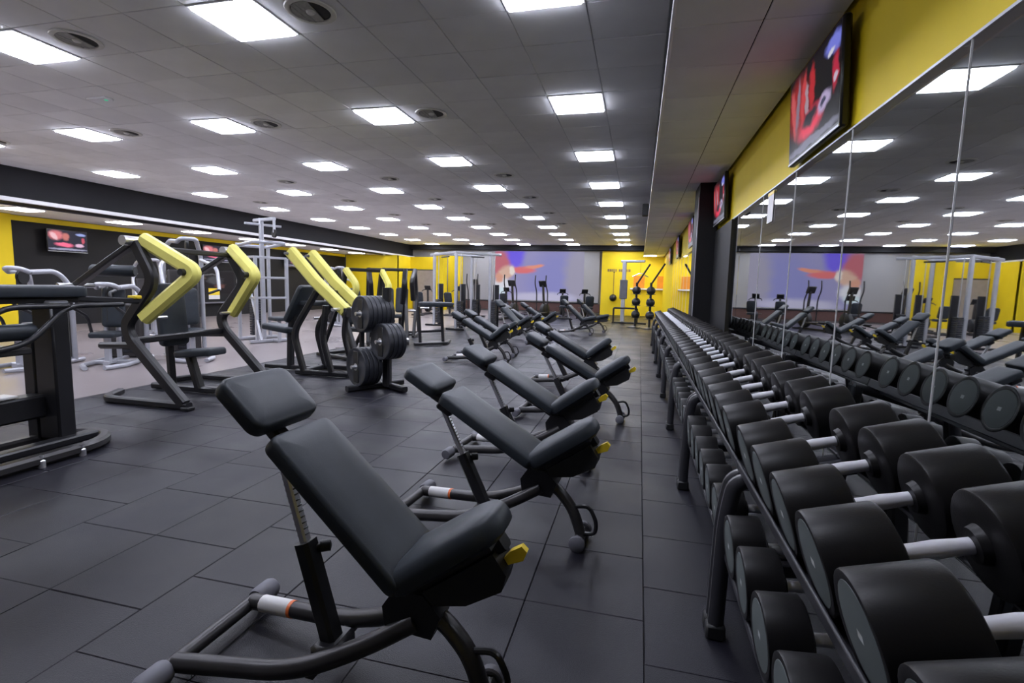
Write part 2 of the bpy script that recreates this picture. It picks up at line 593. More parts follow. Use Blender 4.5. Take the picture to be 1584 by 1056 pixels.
for cx, cy, w, d in near:
    link('tile', tile_mesh(w - GAP, d - GAP, 0.012, 'tile'), 'rubber_tile', fl, (cx, cy, -0.006 + random.uniform(-0.0006, 0.0006)))
mb = MB()
for cx, cy, w, d in rest:
    mb.box((cx, cy, -0.006), (w - GAP, d - GAP, 0.012), 0)
o = obj('tile_field', mb, 'rubber_tile', fl, smooth=False)
o['kind'] = 'stuff'
struct('floor_wood', MB().box((-10.75, 11.8, -0.028), (9.5, 30.8, 0.056)), 'wood_floor', 'pale glossy wood floor of the machine area on the left')

# ------------------------------------------------------------------ ceiling
cl = struct('ceiling', MB().box((-6.32, 11.8, CEIL + 0.06), (12.9, 31.0, 0.1)), 'ceiling_grid', 'grey suspended ceiling with square tiles over the main hall')
CX, CY = PX / 4, PY / 4
lamp_cells = set()
for i in range(5):
    for j in range(-1, 10):
        lamp_cells.add((-4 * i, 4 * j))
cells = []
for a in range(-19, 2):
    for b in range(-12, 38):
        if (a, b) in lamp_cells:
            continue
        x, y = LX0 + a * CX, LY0 + b * CY
        xa, xb = max(x - CX / 2, BEAM_X), min(x + CX / 2, SOF_X)
        if xb - xa < 0.1 or y - CY / 2 < BACK_Y or y + CY / 2 > 26.9:
            continue
        cells.append(((xa + xb) / 2, y, xb - xa, CY))
near, rest = pick(cells, CEIL)
GAP = 0.008
for cx, cy, w, d in near:
    dz = random.choice((0, 0, 0, 0, 0.002, -0.002))
    link('ceiling_tile', tile_mesh(w - GAP, d - GAP, 0.012, 'ceiling_tile'), 'ceiling_tile', cl, (cx, cy, CEIL + 0.006 + dz))
mb = MB()
for cx, cy, w, d in rest:
    mb.box((cx, cy, CEIL + 0.006), (w - GAP, d - GAP, 0.012), 0)
o = obj('ceiling_tile_field', mb, 'ceiling_tile', cl, smooth=False)
o['kind'] = 'stuff'

# soffit along the right wall
so = struct('soffit', MB().box(((SOF_X + MIR_X) / 2 + 0.01, 12.3, (SOF + CEIL) / 2 + 0.03), (MIR_X - SOF_X - 0.02, 29.6, CEIL - SOF - 0.04)), 'black_beam', 'lowered ceiling strip running above the dumbbell racks')
GAP = 0.008
ys = BACK_Y + 0.95
xs = [(SOF_X, 0.665), (0.665, MIR_X - 0.01)]
while ys < 27.0:
    for xa, xb in xs:
        link('ceiling_tile', tile_mesh(xb - xa - GAP, 0.625 - GAP, 0.011, 'soffit_tile'), 'soffit_tile', so, ((xa + xb) / 2, ys + 0.31, SOF + 0.0055))
    ys += 0.625
o = obj('edge_trim', MB().bar([(SOF_X - 0.004, BACK_Y + 0.9, SOF + 0.012), (SOF_X - 0.004, 27.0, SOF + 0.014)], 0.022, 0.04), 'white_trim', so)
o['label'] = 'thin white metal edge of the lowered ceiling strip'

# ------------------------------------------------------------------ walls
wr = struct('wall_right', MB().box((MIR_X + 0.12, 11.8, 1.75), (0.2, 31, 3.7)), 'yellow_wall', 'yellow wall above and behind the mirrors')
obj('skirting_panel', MB().box((MIR_X + 0.004, 1.7, 0.06), (0.03, 10.6, 0.12)), 'black_wall', wr, smooth=False)
obj('end_panel', MB().box((MIR_X - 0.002, 7.85, 1.14), (0.04, 1.5, 2.28)), 'black_wall', wr, smooth=False)
obj('band_edge', MB().box((MIR_X + 0.004, 3.0, 2.290), (0.014, 9.0, 0.012)), 'silver_paint', wr, smooth=False)

def mirror(name, label, y0, panels, z0, z1, w):
    t = thing(name, label, 'mirror', (MIR_X, y0, z0))
    for k in range(panels):
        ww = w if not (name == 'wall_mirror' and k == panels - 1 and y0 < 0) else w
        p = obj('mirror_panel', MB().box((0, 0, (z1 - z0) / 2), (0.012, ww - 0.006, z1 - z0), 0.003), 'mirror', t, (0.008, k * w + w / 2, 0), smooth=False)
        if k:
            obj('joint_strip', MB().box((0, 0, (z1 - z0) / 2), (0.006, 0.003, z1 - z0)), 'label_white', t, (0.001, k * w, 0), smooth=False)
    return t
mirror('wall_mirror', 'tall wall mirror of several panels behind the near dumbbell racks', -0.91, 7, 0.12, 2.284, 1.0645 * 1.0)
pnl = obj('mirror_panel', MB().box((0, 0, 1.082), (0.012, 0.50, 2.164), 0.003), 'mirror', bpy.data.objects['wall_mirror'], (0.008, 7.71, 0), smooth=False)
mirror('wall_mirror', 'wall mirror continuing beyond the black pillar', 9.3, 10, 0.12, 2.284, 1.0)

pl = struct('pillar', MB().box((0.98, 8.9, SOF / 2), (0.285, 0.7, SOF), 0.006), 'black_wall', 'black square pillar standing among the dumbbell racks')
o = obj('corner_trim', MB().box((0.832, 8.556, SOF / 2 - 0.1), (0.012, 0.022, SOF - 0.25)), 'silver_paint', pl, smooth=False)
o['label'] = 'pale metal corner strip'

# far wall, its beam, screen wall and yellow parts
struct('wall_far', MB().box((-7, FAR_Y + 0.1, 1.8), (17.2, 0.2, 3.6)), 'grey_wall', 'grey far wall behind the projection screen')
struct('beam_far', MB().box((-6.3, 26.98, 3.45), (13.0, 0.35, 0.24)), 'black_beam', 'black beam under the ceiling above the projection screen')
struct('wall_panel_yellow', MB().box((0.75, FAR_Y - 0.07, 1.65), (5.45, 0.16, 3.3)), 'yellow_wall', 'yellow far wall to the right of the projection screen')
struct('wall_panel_yellow', MB().box((-10.1, FAR_Y - 0.09, 1.65), (0.85, 0.16, 3.0)), 'yellow_wall', 'narrow yellow wall strip behind the cable rig')
struct('wall_base_band', MB().box((-6.0, FAR_Y - 0.05, 0.31), (8.0, 0.1, 0.44)), 'brown_band', 'dark reddish band low on the far wall under the screen')

t = thing('projection_screen', 'wide pale projection screen with a bright purple and red picture on the far wall', 'screen', (-6.35, FAR_Y - 0.1, 0.6))
obj('screen_cloth', MB().box((0, 0, 1.35), (8.5, 0.03, 2.7)), 'screen_cloth', t, smooth=False)
def picture(name, w, h, m, parent, M):
    me = bpy.data.meshes.new(name)
    me.from_pydata([(-w / 2, 0, -h / 2), (w / 2, 0, -h / 2), (w / 2, 0, h / 2), (-w / 2, 0, h / 2)], [], [(0, 1, 2, 3)])
    uv = me.uv_layers.new()
    for li, c in enumerate([(0, 0), (1, 0), (1, 1), (0, 1)]):
        uv.data[li].uv = c
    return link(name, me, m, parent, None, M)
p = picture('projected_picture', 4.9, 2.62, 'projection', t, T(1.0, -0.02, 1.36))
p['label'] = 'projected picture in purple, red and white'
obj('bottom_rail', MB().box((0, -0.01, -0.03), (8.5, 0.06, 0.06), 0.01), 'black_metal', t, smooth=False)

# left wing: beam, low ceiling, black wall with yellow strip, yellow return walls
struct('beam_left', MB().box((BEAM_X - 0.2, 11.6, (WING_Z + CEIL) / 2 + 0.02), (0.4, 31.2, CEIL - WING_Z + 0.04)), 'black_beam', 'deep black beam along the left side of the ceiling')
struct('ceiling_wing', MB().box((-14.1, 11.6, WING_Z + 0.05), (2.9, 31.2, 0.08)), 'ceiling_tile', 'low pale ceiling of the left wing')
struct('trim_1', MB().box((BEAM_X - 0.42, 11.6, WING_Z - 0.01), (0.03, 31, 0.03)), 'rubber_foot', 'pale edge trim under the left beam')
wl = struct('wall_left', MB().box((LW_X - 0.1, 16.9, WING_Z / 2), (0.2, 15.0, WING_Z)), 'black_wall', 'black wall of the left wing with television screens')
o = obj('top_strip', MB().box((LW_X + 0.012, 16.9, WING_Z - 0.07), (0.03, 15.0, 0.13)), 'yellow_wall', wl, smooth=False)
o['label'] = 'yellow strip along the top of the black wall'
struct('wall_left_near', MB().box((LW_X - 0.06, 2.9, WING_Z / 2), (0.4, 13.0, WING_Z)), 'yellow_wall', 'yellow wall section at the left edge')
struct('wall_left_far', MB().box((-13.9, 24.6, WING_Z / 2), (3.0, 0.2, WING_Z)), 'yellow_wall', 'yellow wall at the far end of the left wing')
struct('wall_left_return', MB().box((-12.45, 25.4, WING_Z / 2), (0.1, 1.7, WING_Z)), 'yellow_wall', 'yellow corner wall left of the grey door')
wy = struct('wall_far_left', MB().box((-11.4, 26.2, 1.43), (2.2, 0.2, 2.86)), 'yellow_wall', 'yellow wall around the grey door')
struct('trim_2', MB().box((-10.5, 25.9, 1.5), (0.42, 0.5, 3.0)), 'yellow_wall', 'yellow column beside the grey door')
d = struct('door_1', MB().box((-11.55, 26.07, 1.06), (1.25, 0.06, 2.12), 0.005), 'door_grey', 'grey flush door in the yellow wall')
obj('handle', MB().box((-11.05, 26.02, 1.05), (0.14, 0.05, 0.03), 0.006), 'chrome', d)
obj('frame', MB().box((-11.55, 26.08, 2.15), (1.36, 0.07, 0.06)).box((-12.2, 26.08, 1.06), (0.06, 0.07, 2.12)).box((-10.9, 26.08, 1.06), (0.06, 0.07, 2.12)), 'dark_wall', d, smooth=False)
struct('wall_back', MB().box((-7, BACK_Y - 0.1, 1.8), (17.2, 0.2, 3.6)), 'grey_wall', 'grey wall behind the viewer')

# ------------------------------------------------------------------ lamps
def make_lamp(name, w, d, m):
    fr = MB()
    fr.box((0, -d / 2 + 0.011, 0), (w, 0.022, 0.02), 0.003).box((0, d / 2 - 0.011, 0), (w, 0.022, 0.02), 0.003)
    fr.box((-w / 2 + 0.011, 0, 0), (0.022, d - 0.044, 0.02), 0.003).box((w / 2 - 0.011, 0, 0), (0.022, d - 0.044, 0.02), 0.003)
    return fr.mesh('frame', False), MB().box((0, 0, -0.009), (w - 0.046, d - 0.046, 0.032), 0.005).mesh('diffuser', False)  # diffuser hung below the tiles so its glowing sides brighten the ceiling
lf, ld = make_lamp('lamp', CX - 0.012, CY - 0.012, 'lamp')
COLN = ['column next to the soffit', 'second column from the soffit', 'third column from the soffit', 'fourth column from the soffit', 'column nearest the left beam']
for i in range(5):
    for j in range(-1, 10):
        x, y = LX0 - i * PX, LY0 + j * PY
        lab = 'square white ceiling light, %s, %s' % (COLN[i], ORD[j] + ' row ahead' if j >= 0 else 'right above the viewer')
        t = thing('ceiling_light', lab, 'ceiling light', (x, y, CEIL - 0.002), 0, 'square ceiling lights in the main hall')
        link('frame', lf, 'lamp_frame', t)
        link('diffuser', ld, 'lamp', t)
lf2, ld2 = make_lamp('lamp_wing', 0.62, 0.62, 'lamp_wing')
for k, y in enumerate((8.75, 11.15, 13.5, 15.9, 18.3, 20.7, 23.0)):
    t = thing('ceiling_light', 'square white light in the low left wing ceiling, %s from the viewer' % ORD[k], 'ceiling light', (-13.85, y, WING_Z - 0.002), 0, 'ceiling lights of the left wing')
    link('frame', lf2, 'lamp_frame', t)
    link('diffuser', ld2, 'lamp_wing', t)
t = thing('ceiling_light', 'small white light at the far end of the lowered strip', 'ceiling light', (0.42, 25.9, SOF - 0.004))
link('frame', lf2, 'lamp_frame', t)
link('diffuser', ld2, 'lamp_wing', t)
t = thing('downlight', 'round downlight washing the yellow wall by the grey door', 'downlight', (-13.0, 24.25, WING_Z - 0.004))
obj('ring', MB().lathe([(0, 0.06), (0.012, 0.062), (0.012, 0.075), (0, 0.078), (0, 0.06)], 20, RY(math.pi / 2)), 'chrome', t)
obj('lens', MB().lathe([(0, 0), (0.002, 0.04), (0, 0.058)], 20, RY(math.pi / 2)), 'downlight', t)

# round air outlets beside the lamps
ring_me = MB().lathe([(0.0, 0.205), (0.010, 0.200), (0.014, 0.180), (0.010, 0.160), (-0.02, 0.155), (-0.02, 0.14)], 36, RY(math.pi / 2)).mesh('ring')
core_me = MB().lathe([(0.0, 0.16), (0.0, 0.0)], 24, RY(math.pi / 2)).mesh('core')
bl = MB()
bl.sweep([(0, -0.15, 0), (0, 0.15, 0)], [(-0.012, -0.004), (0.012, 0.004), (0.012, 0.008), (-0.012, 0.0)])
blade_me = bl.mesh('blade', False)
hub_me = MB().lathe([(0.016, 0), (0.014, 0.03), (0, 0.04), (-0.02, 0.03)], 20, RY(math.pi / 2)).mesh('hub')
plate_me = MB().prism([(0.15 * math.cos(math.radians(a)), 0.15 * math.sin(math.radians(a))) for a in range(80, 300, 12)], -0.004, 0.008, Matrix.Rotation(-math.pi / 2, 4, 'X')).mesh('baffle', False)
VY = [3.88, 6.38, 10.05, 12.55, 15.2, 17.7]
VC = ['right', 'second', 'third', 'left']
k = 0
for ix, x in enumerate((-2.74, -5.26, -7.78, -10.6)):
    for iy, y in enumerate(VY):
        if ix == 3 and iy not in (1, 3):
            continue
        if ix == 2 and iy == 0:
            continue
        t = thing('air_vent', 'round dark air vent, %s row from the front, %s line left of the soffit' % (ORD[iy], ORD[ix]), 'air vent', (x, y, CEIL), 0, 'round ceiling air vents')
        link('ring', ring_me, 'vent_ring', t, (0, 0, -0.004))
        link('core', core_me, 'vent_dark', t, (0, 0, -0.003))
        link('baffle', plate_me, 'vent_blade', t, (0, 0, -0.008))
        for b in (-0.09, -0.045):
            link('blade', blade_me, 'vent_blade', t, (b, 0, -0.012))
        link('hub', hub_me, 'vent_ring', t, (0, 0, -0.012))
t = thing('emergency_light', 'small flat ceiling lamp with a green indicator', 'emergency light', (-6.67, 5.15, CEIL))
obj('housing', MB().box((0, 0, -0.014), (0.30, 0.12, 0.028), 0.006), 'white_trim', t)
obj('indicator', MB().lathe([(0, 0.0), (0.004, 0.018), (0.0, 0.022)], 12, RY(math.pi / 2)), 'green_led', t, (0.1, 0, -0.030))
t = thing('loudspeaker', 'small black loudspeaker on the edge of the lowered ceiling', 'loudspeaker', (0.04, 12.4, SOF + 0.02))
obj('cabinet', MB().box((0, 0, 0.14), (0.14, 0.2, 0.27), 0.012), 'black_plastic', t)
obj('grille', MB().box((-0.005, -0.103, 0.14), (0.12, 0.008, 0.24), 0.003), 'vent_dark', t)
obj('bracket', MB().box((0.07, 0, 0.14), (0.03, 0.05, 0.05)), 'black_metal', t)

# ------------------------------------------------------------------ televisions
def television(label, loc, rz, w, h, tilt, screen, group=None):
    depth = (MIR_X - loc[0] if loc[0] > 0 else loc[0] - LW_X - 0.03) - 0.004
    """screen faces local -y"""
    t = thing('television', label, 'television', loc, rz, group)
    M = Matrix.Rotation(tilt, 4, 'X')
    obj('casing', MB().box((0, 0.02, 0), (w, 0.05, h), 0.012), 'tv_body', t, M=M)
    p = picture('screen', w - 0.05, h - 0.06, screen, t, M @ T(0, -0.0065, 0.006))
    obj('bezel_strip', MB().box((0, -0.006, -h / 2 + 0.012), (w * 0.98, 0.006, 0.014)), 'silver_paint', t, M=M, smooth=False)
    obj('wall_bracket', MB().box((0, (depth + 0.02) / 2 + 0.01, 0), (0.2, depth - 0.02, 0.12), 0.005), 'black_metal', t)
    return t
television('flat television tilted down on the yellow band above the near mirror', (1.065, 3.93, 2.63), math.pi / 2 * -1, 1.05, 0.625, 0.05, 'tv_red')
for k, y in enumerate((7.98, 12.2, 16.3, 20.4)):
    lab = ['flat television seen nearly edge on beside the black pillar', 'flat television first beyond the black pillar', 'flat television second beyond the black pillar', 'flat television farthest along the yellow band'][k]
    television(lab, (1.05, y, 2.65), -math.pi / 2, 1.05, 0.625, 0.05, 'tv_red')
for y, lab in ((10.64, 'television with a pink picture near the left end of the black wall'), (15.68, 'television with a pink picture behind the silver pulley machine'), (20.2, 'television on the black wall beside the slanted yellow beams')):
    television(lab, (LW_X + 0.19, y, 2.29), math.pi / 2, 1.02 if y < 12 else 1.25, 0.60, 0.0, 'tv_pink')

# ------------------------------------------------------------------ dumbbell racks
TILTS = (math.radians(16), math.radians(5))      # upper and lower shelf
S_UP, S_LO = (0.629, 0.746), (0.571, 0.363)     # middle of each sloping shelf surface (x, z)
RY0, RLEN = 0.50, 1.53
NRACK = 8
def on_shelf(S, u, n):
    a = TILTS[0 if S is S_UP else 1]
    return (S[0] + math.cos(a) * u - math.sin(a) * n, S[1] + math.sin(a) * u + math.cos(a) * n)

def rack_parts():
    """meshes of one rack unit, y from 0 to RLEN, x and z in world"""
    parts = []
    for yy in (0.030, RLEN - 0.030):
        m = MB()
        a = on_shelf(S_UP, -0.16, -0.045)
        b = on_shelf(S_UP, 0.30, -0.045)
        m.sweep(fil([(0.352, yy, 0.012), (0.362, yy, 0.48), (0.385, yy, 0.63), (a[0] - 0.03, yy, a[1] - 0.005), (a[0] + 0.06, yy, a[1] + 0.02), (b[0], yy, b[1])], 0.07),
                [(0.024 * math.cos(q * math.pi / 5), 0.030 * math.sin(q * math.pi / 5)) for q in range(10)], up=(1, 0, 0))
        parts.append(('leg', m, 'rack_metal'))
        parts.append(('foot', MB().box((0.352, yy, 0.03), (0.072, 0.056, 0.06), 0.008), 'black_plastic'))
        m = MB().bar([(b[0] - 0.02, yy, b[1]), (b[0] + 0.04, yy, 0.0)], 0.05, 0.05, up=(1, 0, 0))
        parts.append(('rear_leg', m, 'rack_metal'))
        c = on_shelf(S_LO, -0.20, -0.045)
        d = on_shelf(S_LO, 0.33, -0.045)
        parts.append(('cross_member', MB().bar([(c[0], yy, c[1]), (d[0], yy, d[1])], 0.04, 0.05), 'rack_metal'))
    for S in (S_UP, S_LO):
        for u in (-0.15, 0.15):
            m = MB()
            c = on_shelf(S, u, -0.007)
            M = T(c[0], RLEN / 2, c[1]) @ RY(-TILTS[0 if S is S_UP else 1])
            m.box((0, 0, 0), (0.10, RLEN - 0.004, 0.014), 0.004, M)
            if u < 0:
                if S is S_UP:
                    m.box((-0.084, 0, 0.016), (0.010, RLEN - 0.004, 0.052), 0.004, M)
                    m.box((-0.062, 0, -0.003), (0.044, RLEN - 0.004, 0.010), 0.003, M)
                else:
                    m.box((-0.052, 0, 0.006), (0.012, RLEN - 0.004, 0.03), 0.004, M)
            else:
                m.box((0.066, 0, 0.014), (0.014, RLEN - 0.004, 0.05), 0.004, M)
            m.box((0, 0, -0.020), (0.03, RLEN - 0.01, 0.024), 0.003, M)
            parts.append(('shelf_rail', m, 'rack_metal'))
    return [(n, m.mesh(n), k) for n, m, k in parts]
RP = rack_parts()
RK = ['nearest', 'second', 'third', 'fourth', 'fifth', 'sixth', 'seventh', 'farthest']
for g in range(NRACK):
    t = thing('dumbbell_rack', 'dark metal two-tier dumbbell rack along the mirror, %s of the row' % RK[g], 'rack', (0, RY0 + RLEN * g, 0), 0, 'dumbbell racks along the mirror')
    for n, me, k in RP:
        link(n, me, k, t)

def dumbbell_meshes(r, hl, n, hd=0.160):
    """head pointing to +x of half length: handle half hl, head hd long"""
    e = hl + hd
    head = MB().lathe([(hl - 0.006, 0.017), (hl - 0.004, 0.034), (hl + 0.012, 0.040), (hl + 0.013, r - 0.007), (hl + 0.016, r - 0.002), (hl + 0.022, r),
                       (e - 0.008, r), (e - 0.002, r - 0.002), (e, r - 0.008), (e - 0.003, r - 0.018), (e - 0.004, 0.0)], n).mesh('head')
    cap = MB().lathe([(e - 0.005, r - 0.017), (e - 0.002, r - 0.019), (e - 0.001, r - 0.024), (e - 0.001, 0.0)], n).mesh('end_cap')
    handle = MB().lathe([(-hl - 0.01, 0.0), (-hl - 0.01, 0.0165), (-hl * 0.6, 0.0165), (0, 0.0185), (hl * 0.6, 0.0165), (hl + 0.01, 0.0165), (hl + 0.01, 0.0)], 16).mesh('handle')
    return head, cap, handle
DB = {}
FLIP = RZ(math.pi)
for g in range(NRACK):
    for tier in (0, 1):
        r = (0.106, 0.101, 0.097, 0.093, 0.090, 0.086, 0.082, 0.078)[g] * (1.0 if tier == 0 else 1.0)
        key = (round(r, 4), tier)
        if key not in DB:
            DB[key] = dumbbell_meshes(r, (0.066, 0.080)[tier], 32 if g < 2 else 20, (0.160, 0.122)[tier])
        head, cap, handle = DB[key]
        S = S_UP if tier == 0 else S_LO
        c = on_shelf(S, 0.0 if tier == 0 else -0.01, r + 0.001)
        for i in range(6):
            y = 0.668 + RLEN * g + 0.237 * i
            lab = 'black dumbbell on the %s tier of the %s rack, %s from its near end' % (('upper', 'lower')[tier], RK[g], ORD[i])
            t = thing('dumbbell', lab, 'dumbbell', (c[0], y + random.uniform(-0.004, 0.004), c[1]), 0, '%s tier dumbbells on the racks' % ('upper', 'lower')[tier])
            t.rotation_euler = (0, -TILTS[tier], random.uniform(-0.015, 0.015))
            link('handle', handle, 'handle_steel', t)
            for M in (Matrix.Identity(4), FLIP):
                h = link('head', head, 'dumbbell_rubber', t, M=M)
                link('end_cap', cap, 'end_cap', h)

# ------------------------------------------------------------------ benches
def bench(label, x, y, rz, back, seat, group='adjustable weight benches'):
    """origin on the floor under the hinge, seat towards local +x, back rising towards -x"""
    t = thing('adjustable_bench', label, 'bench', (x, y, 0), rz, group)
    a, s = math.radians(back), math.radians(seat)
    HZ = 0.372
    # back assembly: local frame with x running up the back
    MBk = T(-0.01, 0, HZ) @ RZ(math.pi) @ RY(-a)
    obj('back_pad', MB().pad(0.615, 0.300, 0.060, 0.035, 0.016, T(0.337, 0, 0.028), taper=0.03), 'vinyl', t, M=MBk)
    obj('head_pad', MB().pad(0.215, 0.300, 0.060, 0.04, 0.016, T(0.785, 0, 0.028)), 'vinyl', t, M=MBk)
    obj('back_frame', MB().bar([(0.0, 0, -0.004), (0.86, 0, -0.004)], 0.06, 0.045, c=0.2)
        .box((0.345, 0, 0.022), (0.56, 0.22, 0.012)).box((0.79, 0, 0.022), (0.16, 0.20, 0.012)).box((0.62, 0, -0.03), (0.10, 0.07, 0.05), 0.01), 'black_metal', t, M=MBk)
    # seat
    MS = T(0.0, 0, HZ + 0.005) @ RY(-s)
    obj('seat_pad', MB().pad(0.40, 0.300, 0.085, 0.05, 0.036, T(0.205, 0, 0.025), taper=0.30, crown=0.012, front=0.10), 'vinyl', t, M=MS)
    obj('seat_frame', MB().bar([(0.0, 0, -0.004), (0.36, 0, 0.0)], 0.06, 0.05, c=0.2).box((0.2, 0, 0.02), (0.3, 0.17, 0.012)), 'black_metal', t, M=MS)
    obj('seat_housing', MB().prism([(0.05, -0.01), (0.33, -0.005), (0.33, -0.08), (0.29, -0.115), (0.16, -0.105), (0.06, -0.06)], -0.055, 0.11), 'black_plastic', t, M=MS)
    obj('seat_lever', MB().prism([(0.0, -0.012), (0.05, -0.022), (0.075, -0.005), (0.07, 0.018), (0.03, 0.02), (0.0, 0.012)], -0.012, 0.024, T(0.332, 0.0, -0.055)), 'yellow_plastic', t, M=MS)
    # floor frame
    for sy in (-1, 1):
        obj('frame_tube', MB().tube(fil([(-0.80, 0.175 * sy, 0.062), (-0.36, 0.135 * sy, 0.100), (-0.13, 0.075 * sy, 0.20), (0.02, 0.040 * sy, 0.290)], 0.16, 6), 0.031, 12), 'frame_tube', t)
    obj('rear_bar', MB().tube([(-0.81, -0.22, 0.055), (-0.81, 0.22, 0.055)], 0.027, 12), 'frame_tube', t)
    for sy in (-1, 1):
        M = T(-0.81, 0.20 * sy, 0.052) @ RZ(math.pi / 2 * sy)
        obj('rubber_foot', MB().lathe([(0, 0), (0, 0.036), (0.012, 0.041), (0.085, 0.041), (0.10, 0.034), (0.104, 0)], 16, M), 'rubber_foot', t)
    obj('hinge_block', MB().prism([(-0.08, 0.26), (0.08, 0.25), (0.11, 0.33), (0.05, 0.39), (-0.05, 0.39), (-0.09, 0.33)], -0.058, 0.116), 'black_metal', t)
    lg = MB()
    lg.sweep(fil([(-0.02, 0, 0.305), (0.09, 0, 0.295), (0.19, 0, 0.19), (0.235, 0, 0.055)], 0.12, 6),
             [(0.036 * math.cos(q * math.pi / 6), 0.028 * math.sin(q * math.pi / 6)) for q in range(12)], up=(0, 0, 1))
    obj('front_leg', lg, 'frame_tube', t)
    obj('front_foot', MB().bar([(0.235, -0.075, 0.035), (0.235, 0.075, 0.035)], 0.06, 0.06, c=0.3), 'black_plastic', t)
    for sy in (-1, 1):
        M = T(0.235, 0.075 * sy, 0.042) @ RZ(math.pi / 2 * sy)
        obj('wheel', MB().lathe([(0, 0), (0, 0.036), (0.006, 0.042), (0.028, 0.042), (0.034, 0.034), (0.034, 0)], 18, M), 'rubber_foot', t)
    obj('carry_handle', MB().tube(fil([(0.205, 0.0, 0.20), (0.275, 0.0, 0.215), (0.318, 0.0, 0.13), (0.312, 0.0, 0.065), (0.25, 0.0, 0.06)], 0.04, 4), 0.011, 8), 'black_metal', t)
    # adjusting strut under the back
    top = MBk @ Vector((0.62, 0, -0.05))
    bot = Vector((-0.31, 0, 0.115))
    dv = (top - bot)
    mid = bot + dv * 0.55
    obj('strut_sleeve', MB().bar([bot, mid], 0.070, 0.058, up=(1, 0, 0), c=0.2), 'black_metal', t)
    rod = MB().bar([bot + dv * 0.5, top], 0.034, 0.030, up=(1, 0, 0), c=0.2)
    obj('strut_rod', rod, 'chrome', t)
    nt_ = MB()
    for q in range(13):
        c = bot + dv * (0.585 + 0.030 * q)
        nt_.box((0, 0, 0), (0.022, 0.0355, 0.005), 0.001, T(*c) @ dv.to_track_quat('Z', 'Y').to_matrix().to_4x4())
    obj('strut_notches', nt_, 'frame_tube', t)
    kn = mid - dv * 0.04
    obj('strut_knob', MB().lathe([(0, 0), (0, 0.010), (0.04, 0.010), (0.042, 0.020), (0.075, 0.020), (0.08, 0)], 14, T(kn.x, kn.y, kn.z) @ RZ(math.radians(35))), 'black_plastic', t)
    obj('strut_pivot', MB().box((bot.x, 0, 0.11), (0.10, 0.14, 0.06), 0.015).bar([(-0.31, -0.13, 0.10), (-0.31, 0.13, 0.10)], 0.035, 0.035), 'black_metal', t)
    # printed sticker on the far tube
    st = MB().tube([(-0.745, 0.170, 0.0667), (-0.605, 0.1573, 0.0788)], 0.0325, 12)
    o = obj('sticker', st, 'label_white', t)
    o['label'] = 'white warning sticker'
    o = obj('sticker_band', MB().tube([(-0.605, 0.1573, 0.0788), (-0.590, 0.1559, 0.0801)], 0.0326, 12), 'label_orange', t)
    o['label'] = 'orange end of the sticker'
    return t

D = math.radians
bench('large grey padded bench in the foreground, back raised steeply', -0.655, 1.425, D(-1), 43, 35)
bench('padded bench second from the viewer, seat beside the rack aisle', -0.475, 2.60, D(-5), 30, 34)
bench('padded bench third from the viewer, behind the second bench', -0.55, 3.76, D(-6), 29, 36)
bench('padded bench fourth from the viewer, seat beside the rack aisle', -0.36, 5.22, D(-3), 29, 35)
bench('padded bench fifth from the viewer, partly behind the fourth', -0.62, 6.90, D(-4), 29, 38)
bench('padded bench nearest in the group left of the row, back towards the plate machines', -2.46, 8.55, D(0), 30, 40)
bench('padded bench second in the group left of the row', -2.52, 9.40, D(-2), 30, 38)
bench('padded bench in the middle distance with a steep back, before the cable rig', -2.75, 11.8, D(-14), 42, 34)
bench('padded bench in the middle distance right of the steep one', -2.72, 12.85, D(-4), 31, 36)
bench('farthest padded bench below the projection screen', -2.5, 13.95, D(-4), 33, 38)
bench('upright padded bench, left of a pair near the yellow wall', -1.55, 14.8, D(-8), 42, 14, 'upright benches near the yellow wall')
bench('upright padded bench, right of a pair near the yellow wall', -1.25, 16.0, D(-8), 42, 14, 'upright benches near the yellow wall')

# ------------------------------------------------------------------ strength machines (coordinates in metres in the hall)
class Rig:
    """a thing whose parts are drawn in hall coordinates"""
    def __init__(self, name, label, cat, loc, group=None):
        self.loc = Vector(loc)
        self.t = thing(name, label, cat, loc, 0, group)

    def part(self, name, mb, m, parent=None, label=None, ang=38):
        if parent is None:
            o = obj(name, mb, m, self.t, M=T(*(-self.loc)), ang=ang)
        else:
            o = obj(name, mb, m, parent, ang=ang)
        if label:
            o['label'] = label
        return o


def disc(c, r, th, axis, n=28, hub=0.03):
    """profiled weight plate centred at c, axis vector"""
    q = Vector(axis).to_track_quat('X', 'Z').to_matrix().to_4x4()
    return MB().lathe([(-th / 2, hub), (-th / 2, r * 0.28), (-th / 2 + 0.008, r * 0.34), (-th / 2 + 0.008, r * 0.80), (-th / 2, r * 0.86), (-th / 2, r - 0.006),
                       (-th / 2 + 0.006, r), (th / 2 - 0.006, r), (th / 2, r - 0.006), (th / 2, r * 0.86), (th / 2 - 0.008, r * 0.80), (th / 2 - 0.008, r * 0.34), (th / 2, r * 0.28), (th / 2, hub), (-th / 2, hub)], n, T(*c) @ q)


